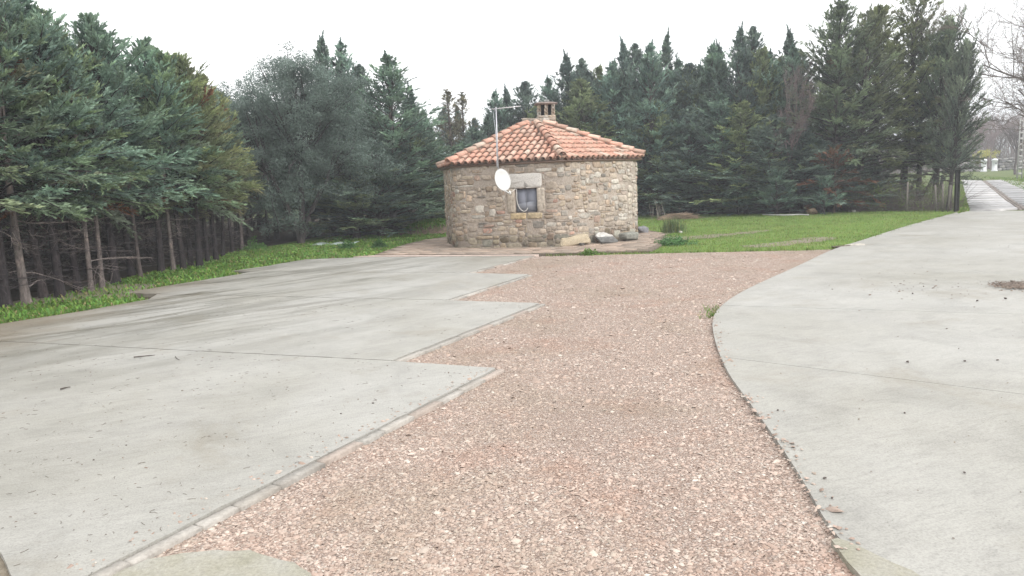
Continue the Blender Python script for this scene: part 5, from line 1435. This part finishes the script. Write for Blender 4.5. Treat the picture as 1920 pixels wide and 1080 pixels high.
# big trees by the drive
RB = "large trees beside the drive"
for (bx, by, tx, ty, kind, w, nom, lb, cc) in (
    (1560, 396, 1553, 4, "open0", .92, 7.2, "tall layered cypress at the left of the drive trees", (.95, 1.0, 1.1)),
    (1612, 394, 1612, 22, "open1", .85, 7.2, "thin crowned cypress with a pointed top among the drive trees", (1, 1, 1)),
    (1641, 390, 1655, 10, "open0", 1.0, 7.2, "broad cypress on the thick dark trunk above rust brown boughs", (1.1, 1.05, .85)),
    (1692, 386, 1692, -2, "open1", 1.0, 7.2, "see-through cypress with wispy boughs against the sky", (1.05, 1.05, .95)),
    (1722, 385, 1725, 40, "open1", .8, 7.2, "slender cypress with slanting trunk behind the wire fence", (.95, .95, .9)),
    (1752, 388, 1768, 48, "wind", 1.0, 6.4, "dense wind-blown dark cypress nearest the drive", (1, 1.05, 1)),
    (1778, 393, 1795, 90, "wind", .72, 6.4, "outermost dark cypress leaning over the gate post", (.95, .95, 1.0))):
    b = G(bx, by); x, h = top_h(tx, ty, b[1])
    t = plant_tree("cypress_tree", kind, b[0], b[1], h, nom, lb, RB, w * nom / h * .95 * (h / 6.6), 0 if kind == "wind" else None, cc, (.075, .065, .065), rs=rs)
# rust coloured boughs hanging low under the broad cypress
W_, Fo = conifer(404, 1.9, 1.15, .35, nl=34, npl=8, nb=18, bl=.11, bw=.024, el0=5, el1=40, shape=.6, tint=(.17, .095, .065), trunk_r=.03, rust=.2, droop=.35, tops=0)
b = G(1572, 402); t = empty("dead_sapling", (b[0] + .15, b[1] + .75, 0), label="rust brown dying young conifer below the broad cypress", cat="sapling")
t.scale = (1.2, 1.2, 1.1); W_.build("trunk", M_BARK, t, color=(1.4, 1.2, 1)); Fo.build("crown", M_LEAF, t)
W_, Fo = conifer(405, 1.5, .85, .05, nl=46, npl=8, nb=18, bl=.11, bw=.024, el0=15, el1=60, shape=.7, tint=BL, trunk_r=.03, tops=1)
for (px, py, h, lb) in ((1458, 404, 1.5, "knee high green young cypress by the white pipe"), (1545, 402, 1.2, "small green young cypress left of the rust brown one"), (1385, 404, 1.3, "young cypress at the middle foot of the hedge")):
    b = G(px, py); t = empty("young_cypress", (b[0], b[1], 0), rs.uniform(0, 6), label=lb, cat="sapling", group="young cypresses at the hedge foot"); t.scale = (h / 1.5,) * 3
    if px == 1458: yc = (W_.mesh("young_wood", M_BARK), Fo.mesh("young_foliage", M_LEAF))
    link("trunk", yc[0], t, (1, 1, 1)); link("crown", yc[1], t)

# bare purple-grey tree in the hedge
x, h = top_h(1482, 112, 28.3)
W = bare_tree(17, 6.2, .62, 6, .06, 4, .3, .55, gnarl=.2); t = empty("bare_tree", (x, 28.3, 0), .4, label="leafless purplish tree tangled in the hedge", cat="tree"); s = h / 6.4; t.scale = (s * .55, s * .55, s)
W.build("trunk", M_TWIG, t, color=(.20, .155, .155))
# leafless tree right of the drive, boughs reaching into the sky
x = 20.6; W = bare_tree(23, 10.5, .85, 6, .095, 5, .35, .35, gnarl=.13); t = empty("bare_tree", (x, 27.5, 0), 2.2, label="tall leafless tree with branches spread against the sky, far right", cat="tree")
t.rotation_euler = (0.05, -.30, 0); W.build("trunk", M_TWIG, t, color=(.17, .145, .13))
# undergrowth scrub behind the wire fence
rs = np.random.RandomState(95)
n = 1500; bs = np.column_stack([rs.uniform(12.5, 16.5, n), rs.uniform(26.2, 31, n), np.zeros(n)]); bs = bs[(bs[:, 1] > 27.6 - (bs[:, 0] - 12) * .55)]; bs = bs[bs[:, 0] < 14.9 + (bs[:, 1] - 24.6) * .62]; n = len(bs)
az = rs.uniform(0, 6.28, n); l = rs.uniform(.4, 1.5, n); d = np.stack([np.cos(az) * .5, np.sin(az) * .5, rs.uniform(.3, 1, n)], 1); k = np.linspace(0, 1, 5)[None, :, None]
Pt = bs[:, None] + d[:, None] * l[:, None, None] * k + rs.randn(n, 1, 3) * .35 * l[:, None, None] * k ** 2; Pt[..., 2] = np.maximum(Pt[..., 2], 0)
V, F = tubes(Pt, np.full((n, 1), .006) * np.linspace(1, .4, 5)[None], 3); g = Geo(); g.add(V, F, (.17, .14, .13)); 
g.build("scrub", M_TWIG, kind="stuff", label="tangled bare scrub behind the wire fence", cat="scrub")
cc_ = bs[rs.choice(n, 150)] + np.column_stack([np.zeros(150), np.zeros(150), rs.uniform(.1, .9, 150)])
leaf_cloud(cc_, np.full(150, .25), 40, rs, .06, (.16, .22, .07)).build("bramble_leaves", M_OAK, kind="stuff", label="pale green bramble leaves behind the wire fence", cat="leaves")
# leaning bare stems there
for k, (bx, by, tx, ty, r_, lb) in enumerate(((1690, 386, 1730, 300, .07, "leaning dark stem crossing behind the fence, left one"), (1712, 388, 1760, 315, .08, "leaning dark stem crossing behind the fence, right one"), (1748, 388, 1768, 330, .07, "dark stem close to the stakes"))):
    b = G(bx, by); tp = D(tx, ty, b[1] + .1); g = Geo(); m_ = (np.array([*b, 0]) + tp) / 2 + [.06, 0, -.08]
    path_tube(g, smooth_open([(*b, 0), m_, tp], 2), list(np.linspace(r_, r_ * .5, 7 + 3 - 0))[:len(smooth_open([(*b, 0), m_, tp], 2))] if False else r_ * .8, 8)
    g.build("tree_stem", M_BARK, color=(.09, .08, .08), label=lb, cat="stem")

# gate post, stakes and wire mesh
b = G(1793, 398); g = Geo(); zt = D(1795, 318, b[1])[2]
box(g, (b[0] - .06, b[1] - .06, 0), (b[0] + .06, b[1] + .06, zt), bev=.008)
g.build("gate_post", M_BARK, color=(.075, .07, .075), label="square dark gate post where the drive begins", cat="post")
fence = empty("wire_fence", (0, 0, 0), label="sagging wire mesh fence with grey wooden stakes left of the gate post", cat="fence")
fa, fb = G(1655, 398), G(1788, 397)
for px in (1702, 1757, 1768, 1778):
    t_ = (px - 1655) / (1788 - 1655); p = lerp(fa, fb, t_); g = Geo(); h = rs.uniform(.85, 1.1); sx = rs.uniform(-.08, .08)
    path_tube(g, [(p[0], p[1], 0), (p[0] + sx, p[1], h)], .032, 7); g.build("stake", M_TWIG, fence, color=(.20, .18, .165))
for z in (.1, .4, .7, 1.0):
    g = Geo(); P = [(*lerp(fa, fb, t_), z + .03 * math.sin(t_ * 9 + z * 3)) for t_ in np.linspace(0, 1, 14)]; path_tube(g, P, .003, 4); g.build("wire", M_METAL, fence, color=(.16, .15, .15))
g = Geo()
for k in range(40):
    t_ = k / 40; p = lerp(fa, fb, t_); bar(g, (*p, .08), (p[0], p[1], 1.0), .0018, 3)
o = g.build("mesh_wires", M_METAL, fence, color=(.14, .13, .13)); o["kind"] = "stuff"

# ------------------------------------------------------------------ lawn objects
p = G(1262, 412); rs = np.random.RandomState(101)
g = Geo(); V, F = rock(14, .55, .34, .20, 3, .08); V[:, 2] = V[:, 2] - .20; g.add(V + [p[0], p[1], 0], F, (.22, .16, .11))
n = 700; b0 = np.column_stack([p[0] + rs.uniform(-.6, .6, n), p[1] + rs.uniform(-.3, .3, n), rs.uniform(.02, .2, n)]); b0[:, 2] *= np.clip(1.1 - ((b0[:, 0] - p[0]) / .62) ** 2, .1, 1); az = rs.randn(n) * .5; l = rs.uniform(.15, .5, n); d = np.stack([np.cos(az), np.sin(az), rs.uniform(-.15, .2, n)], 1); k = np.linspace(0, 1, 4)[None, :, None]
V, F = tubes(b0[:, None] + d[:, None] * l[:, None, None] * k + rs.randn(n, 4, 3) * .012, np.full((n, 4), .006), 3); g.add(V, F, (.36, .27, .20))
g.build("brush_pile", M_TWIG, label="low heap of brown dry brush on the lawn behind the rush clump", cat="brush pile")
n = 14; b0 = np.column_stack([p[0] - .5 + rs.uniform(-.25, .35, n), p[1] + .5 + rs.uniform(-.1, .1, n), np.zeros(n)]); g = Geo()
d = np.stack([rs.randn(n) * .22, rs.randn(n) * .1, np.ones(n)], 1); l = rs.uniform(.4, .75, n); V, F = tubes(b0[:, None] + d[:, None] * l[:, None, None] * k, np.full((n, 4), .005), 3); g.add(V, F, (.42, .38, .33)); g.build("dry_stems", M_TWIG, label="thin dry plant stems standing behind the brush heap", cat="plant")
p = G(1262, 437)
g = blades(p + rs.randn(420, 2) * [.16, .08], .42, .012, rs, (.13, .19, .09), .55); g.build("rush_clump", M_GRASS, label="upright grey green rush clump on the lawn near the house", cat="plant")
p = G(1262, 460)
def leafy(name, p, w, h, n, tint, label, cat="plant", size=.055, seed=1):
    rs = np.random.RandomState(seed); c = np.column_stack([rs.randn(n) * w * .45, rs.randn(n) * w * .3, np.abs(rs.randn(n)) * h * .45 + .02])
    c[:, 2] *= np.clip(1 - (np.abs(c[:, 0]) / w) ** 2, .15, 1)
    o = leaf_cloud(c, np.full(n, .07), 16, rs, size, tint).build(name, M_GRASS, label=label, cat=cat); o.location = (p[0], p[1], 0.0); return o
leafy("leafy_weed", p, .48, .16, 110, (.12, .24, .09), "low leafy blue green weed mound beside the terrace corner", seed=4)
leafy("leafy_weed", G(1108, 479), .25, .07, 24, (.15, .26, .06), "small green weed on the terrace edge in front of the boulder", seed=5)
leafy("leafy_weed", G(650, 468), .30, .28, 60, (.085, .19, .06), "dark green broad leaved weed next to the pale sheet", seed=6)
leafy("leafy_weed", G(712, 466), .18, .24, 90, (.085, .18, .06), "dark green broad leaved weed standing midway between sheet and house", seed=7)
leafy("leafy_weed", G(478, 470), .35, .30, 60, (.12, .25, .06), "tall bright weeds at the oak's foot", seed=8)
leafy("leafy_weed", G(1830, 338), .9, .5, 60, (.10, .15, .05), "dull green bush at the far end of the drive", seed=9, size=.12)
# white pipe
P = [(*G(x, y), .035) for x, y in ((1430, 404), (1455, 405), (1480, 405), (1500, 404), (1516, 405))]
g = Geo(); path_tube(g, smooth_open(P, 2), .024, 8); g.build("pipe", M_PAINT, color=(.72, .71, .68), label="long white pipe lying on the grass at the hedge foot", cat="pipe")
# pale sheet left
a, b = G(588, 461), G(668, 459); g = Geo(); dv = unit(b - a); L_ = np.linalg.norm(b - a); nn = 14
V = []; 
for q in range(nn):
    c = a + (b - a) * q / (nn - 1); zz = .05 + .02 * math.sin(q * 1.1)
    for s in (-.22, .22): V += [(c[0] - dv[1] * s, c[1] + dv[0] * s, zz + s * .10), (c[0] - dv[1] * s, c[1] + dv[0] * s, zz + s * .10 - .012)]
F = []
for q in range(nn - 1):
    o4 = q * 4; F += [[o4, o4 + 4, o4 + 6, o4 + 2], [o4 + 1, o4 + 3, o4 + 7, o4 + 5], [o4, o4 + 1, o4 + 5, o4 + 4], [o4 + 2, o4 + 6, o4 + 7, o4 + 3]]
F += [[0, 2, 3, 1], [nn * 4 - 4, nn * 4 - 3, nn * 4 - 1, nn * 4 - 2]]
g.add(V, np.array(F)); g.build("plastic_sheet", M_PAINT, color=(.42, .50, .48), label="long pale bluish sheet lying in the grass below the oak", cat="sheet")
# earth mound left of the house
p = G(818, 442); g = Geo(); V, F = rock(22, 1.25, .9, .50, 4, .06); V[:, 2] -= .50; g.add(V + [p[0] - .1, p[1] + 1.0, -.02], F, (.20, .15, .12)); mound = g.build("earth_mound", M_SOILCLOD, smooth=True, label="low brown earth mound behind the left side of the house", cat="mound")
rs = np.random.RandomState(111); Pm = np.column_stack([p[0] - .25 + rs.randn(2600) * .5, p[1] + 1.0 + rs.randn(2600) * .4])
gb = blades(Pm, .12, .02, rs, (.14, .27, .055), .9, True)
rr2 = ((Pm[:, 0] - p[0] + .1) / 1.2) ** 2 + ((Pm[:, 1] - p[1] - 1.0) / .86) ** 2; zz = np.where(rr2 < 1, .46 * np.clip(1 - rr2, 0, 1) ** .5 - .03, 0); gb.V[0] = gb.V[0] + np.repeat(np.column_stack([0 * zz, 0 * zz, np.maximum(zz, 0)]), 5, 0)
gb.build("mound_weeds", M_GRASS, kind="stuff", label="green weeds growing over the earth mound", cat="weeds")
# pale saplings
for k, (bx, by, tx, ty, lb) in enumerate(((777, 437, 782, 345, "pale bare sapling, the one nearer the oak"), (806, 425, 801, 340, "pale bare sapling, the one nearer the house"))):
    b = G(bx, by); hh = D(tx, ty, b[1])[2]
    W = bare_tree(50 + k, hh * 1.5, .5, 5, .03, 4, .5, .45, gnarl=.08); t = empty("sapling", (b[0], b[1], 0), label=lb, cat="sapling"); t.scale = (.8, .8, .72)
    W.build("trunk", M_TWIG, t, color=(.45, .42, .38))
# fallen brush at the foot of the trees
n = 130; c = G(752, 440); k = np.linspace(0, 1, 4)[None, :, None]; b0 = np.column_stack([c[0] + rs.uniform(-1.0, .7, n), c[1] + rs.uniform(-.3, .4, n), rs.uniform(.02, .25, n)]); d = np.stack([rs.randn(n), rs.randn(n) * .4, rs.uniform(-.1, .5, n)], 1); l = rs.uniform(.2, .6, n)
V, F = tubes(b0[:, None] + d[:, None] * l[:, None, None] * k + rs.randn(n, 4, 3) * .02, np.full((n, 4), .006), 3); g = Geo(); g.add(V, F, (.26, .22, .18)); g.build("brush_pile", M_TWIG, label="loose fallen branches in the grass under the saplings", cat="brush pile")

# ------------------------------------------------------------------ far end of the drive
def far(px, py, Y): p = D(px, py, Y); return p[0], p[1], float(terr(p[0], Y))
WL = empty("field_wall", (0, 0, 0), label="low grey dry stone wall far behind the drive", cat="wall")
x0, x1 = D(1795, 300, 84)[0], D(2010, 300, 84)[0]; gapa, gapb = D(1839, 300, 84)[0], D(1866, 300, 84)[0]
g = Geo(); rs = np.random.RandomState(121)
for row_ in range(5):
    x = x0
    while x < x1:
        w = rs.uniform(.35, .8)
        if not (gapa - .3 < x + w / 2 < gapb + .3):
            V, F = rock(rs.randint(9999), w / 2, .25, .15, 1, .10); z = .84 - .23 + row_ * .27 + rs.uniform(-.03, .03)
            V[:, 2] -= V[:, 2].min(); gcol = np.array([(.27, .26, .25), (.20, .19, .18), (.35, .33, .31)][rs.randint(3)])
            g.add(V + [x + w / 2, 84 + rs.uniform(-.05, .05), z], F, gcol)
        x += w
o = g.build("wall_stones", M_STONE, WL); o["kind"] = "stuff"
for k, (px, lb) in enumerate(((1844.5, "left white gate pillar with dark emblem, far end of the drive"), (1864.5, "right white gate pillar with dark emblem, far end of the drive"))):
    x, y, z = far(px, 318, 82); pl = empty("gate_pillar", (x, y, z), label=lb, cat="gate pillar", group="white gate pillars"); pl.scale = (.80, .80, .84)
    g = Geo(); pr = [(0, .34), (.12, .34), (.14, .28), (1.30, .28), (1.33, .34), (1.44, .34), (1.54, .27), (1.60, .12), (1.61, 0.01)]
    kk = 12; V = [(r_ * math.cos(a * 2 * math.pi / kk) , r_ * math.sin(a * 2 * math.pi / kk), zz) for zz, r_ in pr for a in range(kk)]
    sq = lambda v: v / max(1e-6, 1)
    V = np.array(V); ang = np.arctan2(V[:, 1], V[:, 0]); f_ = 1 / (np.abs(np.cos(ang)) ** 5 + np.abs(np.sin(ang)) ** 5) ** .2; V[:, :2] *= f_[:, None]
    F = [[r_ * kk + a, r_ * kk + (a + 1) % kk, (r_ + 1) * kk + (a + 1) % kk, (r_ + 1) * kk + a] for r_ in range(len(pr) - 1) for a in range(kk)]
    g.add(V, np.array(F)); g.build("shaft", M_PAINT, pl, color=(.74, .76, .78))
    g = Geo(); em = [(0, .17), (.11, 0), (0, -.17), (-.11, 0)]; V = [(a, -.31, 1.0 + b_) for a, b_ in em] + [(a, -.27, 1.0 + b_) for a, b_ in em]
    g.add(V, np.array([[0, 3, 2, 1], [0, 1, 5, 4], [1, 2, 6, 5], [2, 3, 7, 6], [3, 0, 4, 7]])); g.build("emblem", M_PAINT, pl, color=(.10, .11, .12))
# utility pole, concrete ladder type
x, y, z = far(1911, 336, 55); pole = empty("utility_pole", (x, y, z), label="grey concrete lattice utility pole right of the far drive", cat="utility pole")
hp = D(1913, 196, 55)[2] - z
for s in (-.17, .17):
    g = Geo(); V0 = [(s - .045, -.05, 0), (s + .045, .05, 0)]; bar(g, (s, 0, 0), (s * .6, 0, hp), .055, 4); g.build("upright", M_PAINT, pole, color=(.42, .41, .40))
for k in range(int(hp / .42)):
    zz = .3 + k * .42; q_s = .17 * (1 - .4 * zz / hp); g = Geo(); box(g, (-q_s, -.04, zz), (q_s, .04, zz + .14)); g.build("rung", M_PAINT, pole, color=(.42, .41, .40))
g = Geo(); path_tube(g, smooth_open([D(1700, 196, 62), D(1880, 181, 56), D(1913, 199, 55), D(2100, 150, 50)], 1), .012, 4); g.build("power_line", M_CABLE, color=(.12, .12, .12), label="thin dark power line crossing the sky at the far right", cat="cable")
# leafless trees beyond
BT = [bare_tree(60 + k, 8.0, (.75, .62)[k % 2], 6, .15, 4, .45, .35, gnarl=.14) for k in range(2)]
bt = [w.mesh("bare_wood", M_TWIG) for w in BT]
rs = np.random.RandomState(131)
dist = [(1822, 205, 96, "bare brownish tree half hidden by the dark cypress"), (1838, 200, 104, "bare tree directly behind the left gate pillar"), (1852, 212, 92, "low bare tree between the two gate pillars"), (1868, 198, 100, "bare tree behind the right gate pillar"), (1884, 206, 94, "bare reddish tree right of the gate pillars"), (1900, 200, 104, "bare tree just left of the utility pole"), (1918, 205, 92, "bare reddish tree behind the utility pole"), (1935, 195, 98, "bare tree at the picture's right edge"), (1958, 200, 96, "bare tree beyond the right edge"), (1808, 215, 100, "bare tree glimpsed between dark cypress and pillars"), (1780, 240, 98, "bare tree seen faintly behind the wire fence")]
for k, (px, py, Yd, lb) in enumerate(dist):
    x, h = top_h(px, py, Yd); t = empty("bare_tree", (x, Yd, float(terr(x, Yd))), rs.uniform(0, 6.28), label=lb, cat="tree", group="leafless trees beyond the field wall"); s = h / 7.6; t.scale = (s * 1.15, s * 1.15, s)
    c = [(.21, .165, .15), (.19, .155, .135), (.23, .165, .155)][k % 3]; link("trunk", bt[k % 2], t, c)
# thin screen of saplings among them, too many to count
n = 2600; bs = np.column_stack([rs.uniform(x0 - 6, x1 + 6, n), rs.uniform(90, 112, n)]); zb = terr(bs[:, 0], bs[:, 1]); k = np.linspace(0, 1, 4)[None, :, None]; l = rs.uniform(1.2, 5.5, n); d = np.stack([rs.randn(n) * .18, rs.randn(n) * .18, np.ones(n)], 1); b3 = np.column_stack([bs, zb])
V, F = tubes(b3[:, None] + d[:, None] * l[:, None, None] * k + rs.randn(n, 4, 3) * .1 * k, np.full((n, 1), .035) * np.linspace(1, .3, 4)[None], 3); tcc = np.array([(.20, .155, .14), (.16, .13, .11), (.27, .23, .20)])[rs.choice(3, n)]
g = Geo(); g.add(V, F, np.repeat(tcc, 12, 0)); g.build("thicket", M_TWIG, kind="stuff", label="brown leafless thicket beyond the field wall", cat="thicket")
# nearer dark bare tree right of the pillars
x, y, z = far(1903, 328, 66); t = empty("bare_tree", (x, y, z), .8, label="dark trunked bare tree left of the utility pole", cat="tree"); t.scale = (.75, .75, .8); link("trunk", bt[1], t, (.12, .10, .095))
# yellow flowering bush
x, y, z = far(1846, 291, 88); rs2 = np.random.RandomState(3); c = rs2.randn(40, 3) * [.7, .4, .25] + [0, 0, D(1846, 289, 88)[2] - z]
o = leaf_cloud(c, np.full(40, .3), 30, rs2, .14, (.48, .46, .06)).build("yellow_bush", M_GRASS, label="bright yellow green bush above the left gate pillar", cat="bush"); o.location = (x, y, z)
g = Geo(); bar(g, (x, y, z), (x, y, D(1846, 290, 88)[2]), .08, 6); st_ = g.build("stem", M_TWIG, color=(.2, .17, .15)); st_.parent = o; st_.matrix_parent_inverse = mathutils.Matrix.Translation((-x, -y, -z))
# distant farmhouse roof
x, y, z = far(2012, 230, 150); fh = empty("farmhouse", (x, y, z), label="distant farmhouse with dull red roof at the right edge", cat="house")
hr = D(2012, 203, 150)[2] - z; g = Geo(); box(g, (-6, 0, 0), (7, 7, hr - 2.2)); g.build("wall", M_PAINT, fh, color=(.42, .38, .34))
g = Geo(); V = [(-6.6, -.5, hr - 2.2), (7.6, -.5, hr - 2.2), (7.6, 7.5, hr - 2.2), (-6.6, 7.5, hr - 2.2), (-6.6, 3.5, hr), (7.6, 3.5, hr)]; g.add(V, [np.array([[0, 1, 5, 4], [2, 3, 4, 5], [3, 2, 1, 0]]), np.array([[0, 4, 3], [1, 2, 5]])]); g.build("roof", M_PAINT, fh, color=(.36, .20, .17))
for xx in (-4, 0, 4): g = Geo(); box(g, (xx, -.06, hr - 4.2), (xx + 1, .02, hr - 3.0)); g.build("window", M_GLASS, fh)

print("tris", sum(len(m.polygons) for m in bpy.data.meshes))

# ------------------------------------------------------------------ haze of the rainy air, added to lift the dark tones
hz = NT("lifting_haze"); hz.N.remove(hz.b); vn = hz.N.new("ShaderNodeVolumePrincipled")
vn.inputs["Color"].default_value = (.90, .94, 1.0, 1); vn.inputs["Density"].default_value = .0023; vn.inputs["Anisotropy"].default_value = 0.0
hz.L.new(vn.outputs[0], hz.out.inputs["Volume"])
g = Geo(); box(g, (-720, -130, -1.2), (720, 920, 34)); g.build("haze", hz.m, kind="stuff", label="thin haze added over the yard to lift the dark tones", cat="haze")
